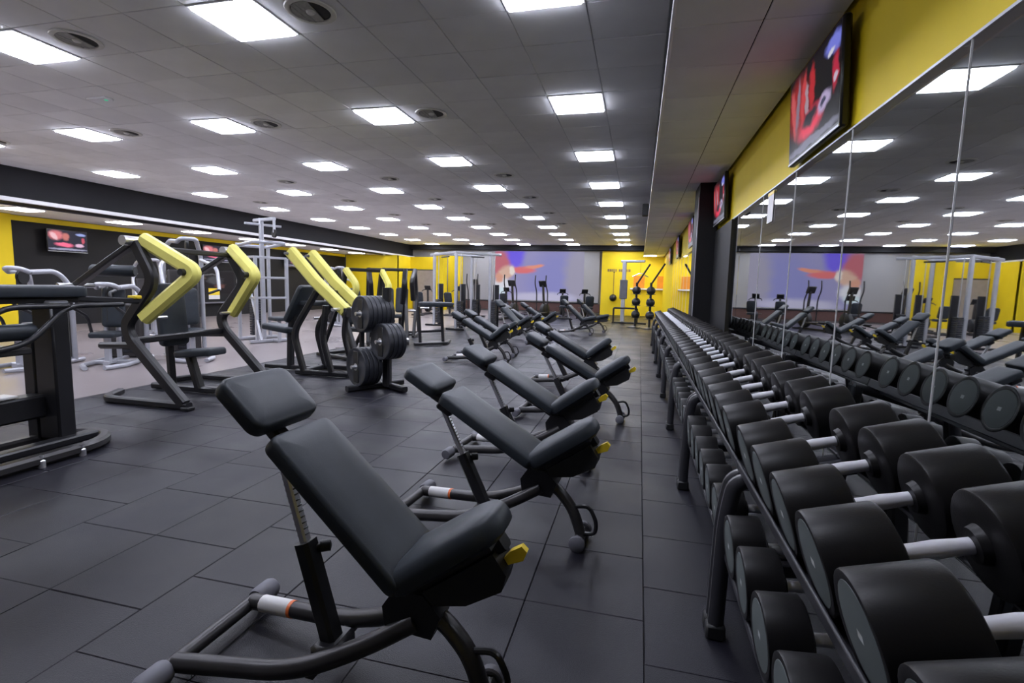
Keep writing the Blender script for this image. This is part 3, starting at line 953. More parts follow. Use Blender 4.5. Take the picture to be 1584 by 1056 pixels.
# chest press with bent yellow lever arms
R = Rig('chest_press_machine', 'black chest press with two bent yellow lever arms, nearest the left aisle', 'gym machine', (-4.95, 4.85, 0))
for y, dx, nm in ((4.15, 0.0, 'near'), (5.55, -0.16, 'far')):
    R.part('side_frame', MB().bar(fil([(-4.50 + dx, y, 0.06), (-5.15 + dx, y, 0.70), (-5.20 + dx, y, 0.86), (-4.80 + dx, y, 1.32), (-5.02 + dx, y, 1.70)], 0.14, 5), 0.12, 0.085, up=(0, 1, 0), c=0.2), 'black_metal')
    R.part('base_rail', MB().bar(fil([(-4.44 + dx, y, 0.045), (-5.56 + dx, y, 0.045), (-5.74 + dx * 0.5, 4.85 + (y - 4.85) * 0.55, 0.045)], 0.12, 4), 0.08, 0.07, c=0.2), 'black_metal')
    R.part('rubber_foot', MB().box((-4.46 + dx, y, 0.02), (0.10, 0.10, 0.04), 0.01), 'black_plastic')
for y, tip, dx, lo in ((4.15, (-4.41, 4.27), 0.0, 0.0), (5.55, (-4.55, 5.25), -0.13, 0.0)):
    sgn = 1 if y > 4.8 else -1
    y2 = y + 0.06 * sgn * -1
    arm = MB()
    a, b, c = Vector((-4.97 + dx, y - 0.04 * sgn, 1.74)), Vector((tip[0] + 0.02, tip[1], 1.415)), Vector((-5.00 + dx, y - 0.03 * sgn, 0.93))
    sec_w, sec_h = 0.15, 0.12
    arm.bar(fil([a, b, c], 0.10, 6), sec_w, sec_h, up=(0, 1, 0) if False else (0, sgn * -1, 0), c=0.3)
    o = R.part('lever_arm', arm, 'yellow_arm', label='bent yellow lever arm')
    R.part('arm_bolt', MB().lathe([(-0.01, 0), (-0.01, 0.035), (0.09, 0.035), (0.1, 0.02), (0.1, 0)], 16, T(b.x - 0.1, b.y - 0.1, b.z) @ RZ(-math.pi / 2 if False else math.radians(90))), 'black_plastic')
    R.part('hand_grip', MB().tube([(-5.00 + dx, y, 0.93), (-4.97 + dx, 4.85 + (y - 4.85) * 0.62, 0.93)], 0.017, 10), 'chrome')
    R.part('arm_pivot', MB().lathe([(-0.11, 0), (-0.11, 0.05), (0.11, 0.05), (0.11, 0)], 18, T(-5.06 + dx, y, 1.72) @ RZ(math.pi / 2)), 'chrome')
    R.part('weight_lever', MB().bar(fil([(-5.04 + dx, y, 1.70), (-5.45 + dx, y, 1.48), (-5.95 + dx, y, 1.20)], 0.1, 4), 0.06, 0.085, up=(0, 1, 0), c=0.2), 'black_metal')
    R.part('weight_horn', MB().tube([(-5.86 + dx, y - 0.18, 1.25), (-5.86 + dx, y + 0.18, 1.25)], 0.025, 12), 'chrome')
    R.part('storage_horn', MB().bar([(-5.12 + dx, y, 0.64), (-5.56 + dx, y, 0.62)], 0.07, 0.07, c=0.3), 'black_metal')
R.part('cross_tube', MB().bar([(-5.17, 4.15, 0.68), (-5.33, 5.55, 0.68)], 0.07, 0.07, c=0.2), 'black_metal')
R.part('cross_tube', MB().bar([(-4.98, 4.15, 1.66), (-5.14, 5.55, 1.66)], 0.06, 0.06, c=0.2), 'black_metal')
R.part('centre_beam', MB().bar([(-5.70, 4.85, 0.05), (-4.75, 4.85, 0.05)], 0.09, 0.07, c=0.2), 'black_metal')
R.part('centre_beam', MB().bar([(-5.02, 4.85, 0.06), (-5.14, 4.85, 0.44)], 0.10, 0.09, up=(1, 0, 0), c=0.2), 'black_metal')
R.part('back_post', MB().bar([(-5.42, 4.85, 0.05), (-5.46, 4.85, 1.2)], 0.08, 0.07, up=(1, 0, 0), c=0.2), 'black_metal')
R.part('seat', MB().pad(0.52, 0.32, 0.085, 0.06, 0.03, T(-4.98, 4.85, 0.45) @ RY(-0.10), taper=0.12), 'vinyl')
R.part('backrest', MB().pad(0.74, 0.36, 0.09, 0.06, 0.03, T(-5.37, 4.85, 0.92) @ RY(-math.pi / 2 + 0.10) @ RZ(math.pi) @ Matrix.Rotation(math.pi, 4, 'X') if False else T(-5.43, 4.85, 0.92) @ RY(math.pi / 2 - 0.08)), 'vinyl')
R.part('roller_pad', MB().lathe([(-0.22, 0), (-0.22, 0.05), (-0.20, 0.065), (0.20, 0.065), (0.22, 0.05), (0.22, 0)], 18, T(-5.72, 4.45, 1.42) @ RZ(math.radians(25))), 'vinyl')

# incline press with two long parallel yellow beams
R = Rig('incline_press_machine', 'black machine with two long parallel slanted yellow beams', 'gym machine', (-4.5, 6.6, 0))
for y, dx in ((6.32, 0.0), (6.86, -0.05)):
    o = R.part('yellow_beam', MB().bar([(-4.86 + dx, y, 1.78), (-4.46 + dx, y, 1.36), (-3.98 + dx, y, 0.95)], 0.16, 0.13, up=(0, 1, 0), c=0.2), 'yellow_arm', label='long slanted yellow beam')
    R.part('beam_cap', MB().box((-3.96 + dx, y, 0.93), (0.05, 0.14, 0.14), 0.01, None), 'black_plastic')
    R.part('front_leg', MB().bar(fil([(-4.68, y, 0.05), (-4.84, y, 0.62), (-4.44, y, 1.22)], 0.16, 5), 0.075, 0.09, up=(0, 1, 0), c=0.2), 'black_metal')
    R.part('rear_leg', MB().bar(fil([(-4.22, y, 0.05), (-4.36, y, 0.55), (-4.30, y, 1.02)], 0.12, 4), 0.07, 0.08, up=(0, 1, 0), c=0.2), 'black_metal')
    R.part('base_rail', MB().bar([(-4.80, y, 0.045), (-3.95, y, 0.045)], 0.08, 0.07, c=0.2), 'black_metal')
    R.part('hand_grip', MB().tube([(-4.86 + dx, y - 0.12, 1.74), (-4.86 + dx, y + 0.12, 1.74)], 0.02, 10), 'rubber_foot')
R.part('cross_rail', MB().bar([(-4.72, 6.32, 0.05), (-4.72, 6.86, 0.05)], 0.07, 0.07, c=0.2), 'black_metal')
R.part('cross_rail', MB().bar([(-4.02, 6.32, 0.05), (-4.02, 6.86, 0.05)], 0.07, 0.07, c=0.2), 'black_metal')
R.part('cross_rail', MB().bar([(-4.44, 6.32, 1.2), (-4.44, 6.86, 1.2)], 0.06, 0.06, c=0.2), 'black_metal')
R.part('seat_post', MB().bar(fil([(-5.12, 6.60, 0.03), (-5.10, 6.60, 0.6), (-5.02, 6.60, 1.0)], 0.1, 4), 0.085, 0.10, up=(0, 1, 0), c=0.2), 'black_metal')
R.part('seat_beam', MB().bar([(-5.55, 6.6, 0.05), (-4.72, 6.6, 0.05)], 0.09, 0.07, c=0.2), 'black_metal')
R.part('seat', MB().pad(0.48, 0.32, 0.09, 0.06, 0.03, T(-5.28, 6.6, 0.60) @ RY(0.12)), 'vinyl')
R.part('backrest', MB().pad(0.62, 0.32, 0.08, 0.06, 0.03, T(-4.92, 6.6, 1.00) @ RY(-math.pi / 2 + 0.5)), 'vinyl')
R.part('weight_horn', MB().tube([(-4.05, 6.10, 0.98), (-4.05, 7.05, 0.98)], 0.025, 12), 'chrome')
R.part('chest_pad', MB().pad(0.55, 0.16, 0.07, 0.05, 0.025, T(-4.75, 6.6, 1.0)), 'vinyl')

# plate tree in front of it, its plates are separate things
tx, ty = -3.10, 5.85
R = Rig('plate_tree', 'black plate storage tree holding large weight plates', 'weight rack', (tx, ty, 0))
R.part('post', MB().bar([(tx, ty, 0.04), (tx, ty, 1.30)], 0.10, 0.10, up=(1, 0, 0), c=0.2), 'black_metal')
R.part('base', MB().bar([(tx - 0.36, ty - 0.36, 0.04), (tx + 0.05, ty + 0.34, 0.04)], 0.08, 0.07, c=0.2), 'black_metal')
R.part('base', MB().bar([(tx - 0.28, ty + 0.20, 0.04), (tx + 0.32, ty - 0.14, 0.04)], 0.08, 0.07, c=0.2), 'black_metal')
AX = Vector((-0.50, -0.866, 0))
pegs = [(-0.16, 0.04, 0.30), (-0.10, 0.05, 0.97), (0.20, 0.0, 0.64)]
PL = ['largest round weight plate low on the plate tree, facing the viewer', 'round weight plate at the top of the plate tree', 'round weight plate at middle height on the plate tree']
for k, (dx, dy, z) in enumerate(pegs):
    p0 = Vector((tx + dx, ty + dy, z))
    pe = p0 + AX * 0.37
    R.part('peg', MB().tube([p0 - AX * 0.10, pe], 0.024, 14), 'chrome')
    R.part('peg_arm', MB().bar([(tx, ty, z), (p0.x, p0.y, z)], 0.06, 0.07, c=0.2), 'black_metal')
    for q in range((4, 6, 4)[k]):
        r = (0.245, 0.225, 0.225)[k]
        c = p0 + AX * (0.28 - 0.062 * q)
        t = thing('weight_plate', PL[k] if q == 0 else 'dark weight plate %s behind the front one, %s peg of the plate tree' % (('', 'next', 'second', 'third', 'fourth', 'fifth')[q], ('low', 'top', 'middle')[k]), 'weight plate', tuple(c), 0, 'weight plates on the plate tree')
        obj('plate', disc((0, 0, 0), r, 0.055, AX, 32, 0.027), 'iron_plate', t)
        q2 = AX.to_track_quat('X', 'Z').to_matrix().to_4x4()
        obj('hub_ring', MB().lathe([(-0.031, 0.027), (-0.031, 0.045), (0.031, 0.045), (0.031, 0.027), (-0.031, 0.027)], 20, q2), 'chrome', t)
        if q == 0:
            gr = MB()
            side = Vector((-AX.y, AX.x, 0))
            gr.box((0, 0, 0), (0.012, r * 0.50, r * 1.62), 0.005, T(*(AX * 0.024)) @ q2)
            obj('grip_band', gr, 'black_plastic', t)

# machine at the left edge: base loop, stout post, top pad
R = Rig('leg_curl_machine', 'large black machine at the left edge with stout post and looped base', 'gym machine', (-4.3, 2.6, 0))
R.part('base_loop', MB().bar(fil([(-4.06, 1.2, 0.05), (-4.06, 2.95, 0.05), (-4.22, 3.16, 0.05), (-4.52, 3.16, 0.05), (-4.60, 2.9, 0.05), (-4.60, 1.2, 0.05)], 0.16, 6), 0.085, 0.075, c=0.25), 'frame_tube')
R.part('inner_rail', MB().bar([(-4.30, 1.2, 0.07), (-4.30, 3.1, 0.07)], 0.12, 0.06, c=0.2), 'black_metal')
R.part('post', MB().box((-4.42, 2.93, 0.60), (0.21, 0.13, 1.06), 0.015).box((-4.60, 2.93, 0.52), (0.12, 0.12, 0.92), 0.012), 'black_metal')
R.part('post_cap', MB().box((-4.45, 2.93, 1.145), (0.25, 0.15, 0.03), 0.01), 'silver_paint')
R.part('beam', MB().bar([(-4.52, 1.2, 0.34), (-4.52, 2.90, 0.34)], 0.16, 0.18, c=0.1), 'black_metal')
R.part('beam_cover', MB().box((-4.52, 2.1, 0.445), (0.15, 1.2, 0.02), 0.006), 'label_white')
R.part('top_pad', MB().pad(1.9, 0.32, 0.085, 0.05, 0.02, T(-4.46, 2.20, 1.185) @ RZ(math.pi / 2)), 'vinyl')
R.part('pad_frame', MB().bar([(-4.46, 1.3, 1.16), (-4.46, 3.10, 1.16)], 0.2, 0.04, c=0.2), 'black_metal')
R.part('end_lever', MB().bar([(-4.44, 3.12, 1.17), (-4.40, 3.62, 1.14)], 0.06, 0.05, c=0.2), 'black_metal')
R.part('lever_tab', MB().box((-4.40, 3.60, 1.175), (0.10, 0.06, 0.03), 0.006), 'yellow_plastic')
for dy in (0.0, 0.42):
    R.part('hand_rail', MB().tube(fil([(-4.25, 1.5 + dy, 0.72), (-4.25, 2.25 + dy, 0.86), (-4.25, 2.52 + dy, 1.12), (-4.25, 2.95 + dy, 1.12)], 0.1, 5), 0.020, 10), 'black_metal')
R.part('roller_pad', MB().lathe([(-0.25, 0), (-0.25, 0.05), (-0.23, 0.062), (0.23, 0.062), (0.25, 0.05), (0.25, 0)], 18, T(-4.40, 2.55, 0.93) @ RZ(math.pi / 2)), 'vinyl')
R.part('lower_tray', MB().box((-4.42, 2.25, 0.80), (0.30, 0.9, 0.05), 0.01), 'frame_tube')
for y in (2.45, 2.72):
    R.part('levelling_bolt', MB().lathe([(0, 0), (0, 0.022), (0.05, 0.022), (0.06, 0.012), (0.09, 0.012)], 12, T(-4.03, y + 0.1, 0.0) @ RY(-math.pi / 2)), 'chrome')


def stack_machine(label, x, y, rz, h, kind, group='silver weight stack machines'):
    """silver frame with a shrouded weight stack, pulley arch, seat and back pad; faces local +x"""
    t = thing('stack_machine', label, 'gym machine', (x, y, 0), rz, group)
    for sy in (-1, 1):
        obj('upright', MB().tube(fil([(-0.45, 0.28 * sy, 0.04), (-0.45, 0.28 * sy, h - 0.22), (-0.30, 0.20 * sy, h), (0.10, 0.14 * sy, h - 0.03)], 0.18, 6), 0.036, 12), 'silver_paint', t)
        obj('base_tube', MB().bar(fil([(-0.62, 0.28 * sy, 0.04), (0.35, 0.28 * sy, 0.04), (0.62, 0.12 * sy, 0.04)], 0.1, 4), 0.07, 0.06, c=0.3), 'silver_paint', t)
    obj('shroud', MB().box((-0.47, 0, h * 0.40), (0.16, 0.46, h * 0.72), 0.03), 'dark_wall', t)
    st = MB()
    for q in range(12):
        st.box((-0.385, 0, 0.16 + 0.055 * q), (0.03, 0.26, 0.046), 0.006)
    o = obj('weight_stack', st, 'iron_plate', t)
    o['kind'] = 'stuff'
    obj('arch', MB().tube(fil([(0.10, -0.14, h - 0.03), (0.22, -0.10, h + 0.02), (0.22, 0.10, h + 0.02), (0.10, 0.14, h - 0.03)], 0.08, 5), 0.034, 12), 'silver_paint', t)
    obj('pulley', MB().lathe([(-0.02, 0), (-0.02, 0.10), (-0.006, 0.09), (0.006, 0.09), (0.02, 0.10), (0.02, 0)], 22, T(0.05, 0, h - 0.10) @ RZ(math.pi / 2)), 'black_plastic', t)
    obj('cable', MB().tube([(0.14, 0, h - 0.12), (0.16, 0, h - 0.55)], 0.006, 6), 'black_plastic', t)
    obj('seat_post', MB().bar([(0.20, 0, 0.05), (0.20, 0, 0.45)], 0.08, 0.08, up=(1, 0, 0), c=0.2), 'silver_paint', t)
    obj('cross_tube', MB().bar([(-0.45, -0.28, 0.06), (-0.45, 0.28, 0.06)], 0.06, 0.06, c=0.2), 'silver_paint', t)
    obj('cross_tube', MB().bar([(0.0, -0.28, 0.04), (0.0, 0.28, 0.04)], 0.06, 0.06, c=0.2), 'silver_paint', t)
    obj('cross_tube', MB().bar([(-0.45, 0, 0.06), (0.3, 0, 0.06)], 0.07, 0.06, c=0.2), 'silver_paint', t)
    obj('seat', MB().pad(0.42, 0.34, 0.08, 0.06, 0.03, T(0.20, 0, 0.45)), 'vinyl', t)
    obj('backrest', MB().pad(0.62, 0.30, 0.08, 0.06, 0.03, T(-0.10, 0, 0.88) @ RY(math.pi / 2 - 0.12)), 'vinyl', t)
    obj('back_post', MB().bar([(-0.16, 0, 0.06), (-0.18, 0, 1.15)], 0.06, 0.06, up=(1, 0, 0), c=0.2), 'silver_paint', t)
    for sy in (-1, 1):
        if kind == 'arms':
            obj('lever', MB().tube(fil([(-0.25, 0.24 * sy, h - 0.30), (0.20, 0.40 * sy, h - 0.42), (0.42, 0.38 * sy, h - 0.80)], 0.16, 5), 0.028, 10), 'silver_paint', t)
            obj('grip', MB().tube([(0.42, 0.38 * sy, h - 0.80), (0.45, 0.22 * sy, h - 0.86)], 0.02, 10), 'black_plastic', t)
        else:
            obj('hand_rail', MB().tube(fil([(0.05, 0.25 * sy, 0.45), (0.12, 0.27 * sy, 0.75), (0.55, 0.27 * sy, 0.92), (0.62, 0.22 * sy, 1.12), (0.40, 0.22 * sy, 1.15)], 0.1, 5), 0.022, 10), 'black_metal', t)
    return t

stack_machine('silver weight machine with a rounded arch top directly behind the yellow armed press', -7.35, 6.95, D(-35), 1.98, 'arms')
stack_machine('low silver machine with a pale arched cover behind the machine at the left edge', -8.65, 5.45, D(-70), 1.42, 'rails')
stack_machine('silver machine with black bent hand rails between the left edge machine and the press', -7.85, 6.05, D(-60), 1.22, 'rails')
stack_machine('silver weight machine standing against the black wall far left', -11.2, 9.6, D(-30), 1.75, 'arms')
stack_machine('silver weight machine behind the slanted yellow beams', -9.2, 14.2, D(-40), 1.8, 'arms')


def cable_tower(label, x, y, rz, h):
    t = thing('cable_tower', label, 'gym machine', (x, y, 0), rz)
    for sx in (-1, 1):
        for sy in (-1, 1):
            obj('post', MB().bar([(0.42 * sx, 0.34 * sy, 0.03), (0.42 * sx, 0.34 * sy, h * (0.80 if sx < 0 else 0.68))], 0.07, 0.07, up=(1, 0, 0), c=0.2), 'silver_paint', t)
        obj('side_base', MB().bar([(0.42 * sx, -0.5, 0.04), (0.42 * sx, 0.5, 0.04)], 0.08, 0.07, c=0.2), 'silver_paint', t)
    obj('mast', MB().bar([(0, 0, 0.04), (0, 0, h)], 0.09, 0.08, up=(1, 0, 0), c=0.2), 'silver_paint', t)
    obj('top_arm', MB().bar([(-0.32, 0, h - 0.03), (0.62, 0, h - 0.05)], 0.07, 0.07, c=0.2), 'silver_paint', t)
    obj('top_arm', MB().bar([(0.60, 0, h - 0.05), (0.60, 0, h - 0.34)], 0.05, 0.05, up=(1, 0, 0), c=0.2), 'silver_paint', t)
    obj('top_arm', MB().bar([(0, -0.35, h - 0.14), (0, 0.45, h - 0.14)], 0.05, 0.05, c=0.2), 'silver_paint', t)
    obj('ring_frame', MB().tube(fil([(-0.42, -0.34, h * 0.78), (0.42, -0.34, h * 0.80), (0.42, 0.34, h * 0.80), (-0.42, 0.34, h * 0.78), (-0.42, -0.34, h * 0.78)], 0.1, 4), 0.035, 10), 'silver_paint', t)
    for q, z in enumerate((0.68, 0.52, 0.36)):
        obj('rung', MB().bar([(0.42, -0.34, h * z), (0.42, 0.34, h * z)], 0.05, 0.05, c=0.2), 'silver_paint', t)
        obj('rung', MB().bar([(-0.42, -0.34, h * z), (0.42, -0.34, h * z)], 0.05, 0.05, c=0.2), 'silver_paint', t)
    obj('brace', MB().bar([(0.02, -0.34, h * 0.52), (0.62, -0.34, 0.08)], 0.05, 0.05, c=0.2), 'silver_paint', t)
    st = MB()
    for q in range(14):
        st.box((-0.28, 0, 0.14 + 0.055 * q), (0.16, 0.30, 0.046), 0.006)
    o = obj('weight_stack', st, 'iron_plate', t)
    o['kind'] = 'stuff'
    obj('pulley', MB().lathe([(-0.02, 0), (-0.02, 0.09), (0.02, 0.09), (0.02, 0)], 20, T(0.60, 0, h - 0.36) @ RZ(math.pi / 2)), 'black_plastic', t)
    obj('seat', MB().pad(0.4, 0.34, 0.08, 0.06, 0.03, T(0.72, 0, 0.50)), 'vinyl', t)
    obj('seat_post', MB().bar([(0.42, 0, 0.05), (0.72, 0, 0.05)], 0.06, 0.06, c=0.2), 'silver_paint', t)
    obj('seat_post', MB().bar([(0.72, 0, 0.05), (0.72, 0, 0.50)], 0.07, 0.07, up=(1, 0, 0), c=0.2), 'silver_paint', t)
    return t
cable_tower('tall silver cable tower rising above the black beam line, left of the yellow beams', -8.2, 9.7, D(-25), 2.72)


def lever_machine(label, x, y, rz, yellow, h=1.6, group='plate loaded machines behind'):
    """dark plate loaded machine: tent shaped frame, seat, two tall lever arms; faces local +x"""
    t = thing('lever_machine', label, 'gym machine', (x, y, 0), rz, group)
    for sy in (-1, 1):
        obj('side_frame', MB().bar(fil([(0.55, 0.42 * sy, 0.05), (0.10, 0.42 * sy, h * 0.62), (0.22, 0.40 * sy, h)], 0.18, 5), 0.07, 0.08, up=(0, 1, 0), c=0.2), 'black_metal', t)
        obj('rear_leg', MB().bar([(-0.55, 0.36 * sy, 0.05), (0.14, 0.42 * sy, h * 0.72)], 0.06, 0.07, up=(0, 1, 0), c=0.2), 'black_metal', t)
        obj('base_rail', MB().bar([(-0.62, 0.38 * sy, 0.04), (0.64, 0.42 * sy, 0.04)], 0.07, 0.06, c=0.2), 'frame_tube', t)
        obj('lever_arm', MB().bar(fil([(0.22, 0.40 * sy, h), (0.48, 0.36 * sy, h * 0.82), (0.20, 0.34 * sy, h * 0.55)], 0.12, 5), 0.10, 0.11, up=(0, 1, 0), c=0.25), 'yellow_arm' if yellow else 'black_metal', t)
        obj('weight_horn', MB().tube([(-0.30, 0.40 * sy, 0.72), (-0.30, 0.68 * sy, 0.72)], 0.024, 12), 'chrome', t)
    obj('cross_tube', MB().bar([(0.22, -0.40, h), (0.22, 0.40, h)], 0.06, 0.06, c=0.2), 'black_metal', t)
    obj('cross_tube', MB().bar([(-0.55, -0.38, 0.04), (-0.55, 0.38, 0.04)], 0.07, 0.06, c=0.2), 'black_metal', t)
    obj('cross_tube', MB().bar([(0.1, -0.42, 0.04), (0.1, 0.42, 0.04)], 0.07, 0.06, c=0.2), 'black_metal', t)
    obj('seat', MB().pad(0.44, 0.34, 0.08, 0.06, 0.03, T(0.16, 0, 0.48)), 'vinyl', t)
    obj('seat_post', MB().bar([(0.14, 0, 0.05), (0.14, 0, 0.48)], 0.08, 0.08, up=(1, 0, 0), c=0.2), 'black_metal', t)
    obj('backrest', MB().pad(0.66, 0.32, 0.08, 0.06, 0.03, T(-0.10, 0, 0.92) @ RY(math.pi / 2 - 0.2)), 'vinyl', t)
    obj('back_post', MB().bar([(-0.18, 0, 0.05), (-0.20, 0, 1.2)], 0.07, 0.07, up=(1, 0, 0), c=0.2), 'black_metal', t)
    return t
lever_machine('plate loaded machine with pale yellow arms behind the plate tree', -4.98, 8.25, D(-20), True, 1.58)
lever_machine('black lever machine with tall bent arms in front of the yellow wall', -5.62, 10.6, D(-60), False, 1.66)

lever_machine('black lever machine with an inverted V frame, just left of the grey door', -6.05, 12.2, D(-75), False, 1.72)

# free standing seat station right of the plate tree
R = Rig('preacher_station', 'small black padded station on two legs between plate tree and cable rig', 'gym machine', (-4.45, 10.75, 0))
R.part('base', MB().bar(fil([(-4.75, 10.2, 0.04), (-4.2, 10.7, 0.04), (-4.35, 11.3, 0.04)], 0.15, 4), 0.08, 0.06, c=0.2), 'black_metal')
for dx, dy in ((-0.28, -0.22), (0.10, 0.20)):
    R.part('leg', MB().bar([(-4.45 + dx, 10.7 + dy, 0.05), (-4.50 + dx, 10.7 + dy, 0.85)], 0.07, 0.06, up=(1, 0, 0), c=0.2), 'black_metal')
R.part('arm_pad', MB().pad(0.75, 0.36, 0.10, 0.06, 0.03, T(-4.45, 10.7, 0.86) @ RZ(0.6)), 'vinyl')
R.part('stretcher', MB().bar([(-4.72, 10.48, 0.3), (-4.37, 10.9, 0.3)], 0.05, 0.05, c=0.2), 'black_metal')

# cable crossover rig in front of the far wall
R = Rig('cable_rig', 'wide cable crossover rig with pale posts and a top rail at the back', 'gym machine', (-5.3, 15.0, 0))
pts = [(-6.55, 15.6), (-5.35, 14.4), (-4.55, 15.3), (-5.6, 16.6)]
for k, (x, y) in enumerate(pts):
    R.part('post', MB().bar([(x, y, 0.03), (x, y, 2.32)], 0.09, 0.09, up=(1, 0, 0), c=0.2), 'silver_paint')
    R.part('foot', MB().bar([(x - 0.3, y, 0.035), (x + 0.3, y, 0.035)], 0.1, 0.06, c=0.2), 'black_metal')
    st = MB()
    for q in range(14):
        st.box((x + 0.13, y + 0.05, 0.14 + 0.055 * q), (0.12, 0.26, 0.046), 0.006)
    o = R.part('weight_stack', st, 'iron_plate')
    o['kind'] = 'stuff'
    R.part('stack_shroud', MB().box((x + 0.14, y + 0.20, 0.72), (0.2, 0.04, 1.35), 0.01), 'black_metal')
    R.part('guide_rod', MB().tube([(x + 0.13, y + 0.05, 0.1), (x + 0.13, y + 0.05, 2.3)], 0.012, 8), 'chrome')
R.part('top_frame', MB().bar([(-6.75, 15.8, 2.33), (-5.35, 14.4, 2.33), (-4.3, 15.58, 2.33)], 0.09, 0.08, c=0.2), 'silver_paint')
R.part('top_frame', MB().bar([(-6.55, 15.6, 2.36), (-5.6, 16.6, 2.36), (-4.55, 15.3, 2.36)], 0.08, 0.07, c=0.2), 'silver_paint')
R.part('top_grips', MB().tube([(-6.1, 15.1, 2.22), (-5.7, 14.7, 2.22)], 0.02, 10), 'black_metal')
R.part('top_grips', MB().tube([(-5.0, 14.75, 2.22), (-4.7, 15.1, 2.22)], 0.02, 10), 'black_metal')


def elliptical(label, x, y, rz):
    t = thing('cross_trainer', label, 'exercise machine', (x, y, 0), rz, 'cross trainers under the screen')
    obj('base', MB().bar([(-0.9, 0, 0.05), (0.8, 0, 0.05)], 0.12, 0.08, c=0.2), 'frame_tube', t)
    obj('base', MB().bar([(-0.9, -0.3, 0.04), (-0.9, 0.3, 0.04)], 0.07, 0.07, c=0.2), 'frame_tube', t)
    obj('base', MB().bar([(0.8, -0.3, 0.04), (0.8, 0.3, 0.04)], 0.07, 0.07, c=0.2), 'frame_tube', t)
    obj('drive_cover', MB().lathe([(-0.10, 0), (-0.10, 0.26), (-0.07, 0.30), (0.07, 0.30), (0.10, 0.26), (0.10, 0)], 28, T(0.55, 0, 0.38) @ RZ(math.pi / 2)), 'black_plastic', t)
    obj('mast', MB().bar([(0.50, 0, 0.4), (0.36, 0, 1.45)], 0.08, 0.09, up=(1, 0, 0), c=0.2), 'frame_tube', t)
    obj('console', MB().box((0, 0, 0), (0.06, 0.36, 0.28), 0.02, T(0.33, 0, 1.5) @ RY(-0.4)), 'tv_body', t)
    for sy in (-1, 1):
        obj('swing_arm', MB().tube(fil([(0.30, 0.26 * sy, 0.30), (0.30, 0.27 * sy, 1.15), (0.12, 0.26 * sy, 1.50), (0.16, 0.26 * sy, 1.85)], 0.16, 5), 0.024, 10), 'black_metal', t)
        obj('pedal_bar', MB().bar([(0.30, 0.26 * sy, 0.30), (-0.75, 0.20 * sy, 0.22)], 0.06, 0.05, c=0.2), 'frame_tube', t)
        obj('pedal', MB().box((-0.2, 0.22 * sy, 0.30), (0.38, 0.16, 0.05), 0.015), 'black_plastic', t)
    return t
elliptical('black cross trainer with two upright handles before the projected picture', -5.35, 20.6, D(75))
elliptical('black cross trainer right of the bright picture', -4.1, 20.9, D(70))
elliptical('black cross trainer half hidden behind the cable rig', -6.9, 20.3, D(80))


def rower(label, x, y, rz):
    t = thing('recumbent_bike', label, 'exercise machine', (x, y, 0), rz, 'low exercise bikes before the far wall')
    obj('base', MB().bar([(-0.7, 0, 0.06), (0.7, 0, 0.06)], 0.14, 0.09, c=0.2), 'frame_tube', t)
    obj('base', MB().bar([(-0.7, -0.28, 0.04), (-0.7, 0.28, 0.04)], 0.08, 0.07, c=0.2), 'frame_tube', t)
    obj('base', MB().bar([(0.7, -0.28, 0.04), (0.7, 0.28, 0.04)], 0.08, 0.07, c=0.2), 'frame_tube', t)
    obj('drive_cover', MB().lathe([(-0.10, 0), (-0.10, 0.20), (-0.07, 0.24), (0.07, 0.24), (0.10, 0.20), (0.10, 0)], 26, T(0.45, 0, 0.36) @ RZ(math.pi / 2)), 'black_plastic', t)
    obj('mast', MB().bar([(0.45, 0, 0.4), (0.40, 0, 1.15)], 0.08, 0.08, up=(1, 0, 0), c=0.2), 'frame_tube', t)
    obj('handlebar', MB().tube(fil([(0.30, -0.24, 1.05), (0.42, -0.20, 1.12), (0.42, 0.20, 1.12), (0.30, 0.24, 1.05)], 0.08, 4), 0.018, 8), 'black_metal', t)
    obj('console', MB().box((0, 0, 0), (0.05, 0.28, 0.20), 0.015, T(0.38, 0, 1.22) @ RY(-0.5)), 'tv_body', t)
    obj('seat', MB().pad(0.36, 0.36, 0.09, 0.08, 0.035, T(-0.38, 0, 0.48)), 'vinyl', t)
    obj('backrest', MB().pad(0.46, 0.36, 0.08, 0.08, 0.03, T(-0.60, 0, 0.80) @ RY(math.pi / 2 - 0.25)), 'vinyl', t)
    obj('seat_post', MB().bar([(-0.38, 0, 0.08), (-0.38, 0, 0.48)], 0.09, 0.09, up=(1, 0, 0), c=0.2), 'frame_tube', t)
    for sy in (-1, 1):
        obj('pedal', MB().box((0.45, 0.20 * sy, 0.36 + 0.14 * sy), (0.12, 0.10, 0.03), 0.008).bar([(0.45, 0.12 * sy, 0.36), (0.45, 0.13 * sy, 0.36 + 0.14 * sy)], 0.03, 0.03, up=(1, 0, 0)), 'black_plastic', t)
    return t
for k, (x, y) in enumerate(((-8.1, 21.5), (-9.3, 21.0), (-6.2, 23.4), (-3.3, 22.6), (-2.2, 22.0))):
    rower('dark exercise bike before the far wall, %s' % ['second from the left', 'leftmost of the row', 'third from the left', 'second from the right', 'rightmost, near the yellow wall'][k], x, y, D(85 + 6 * k))

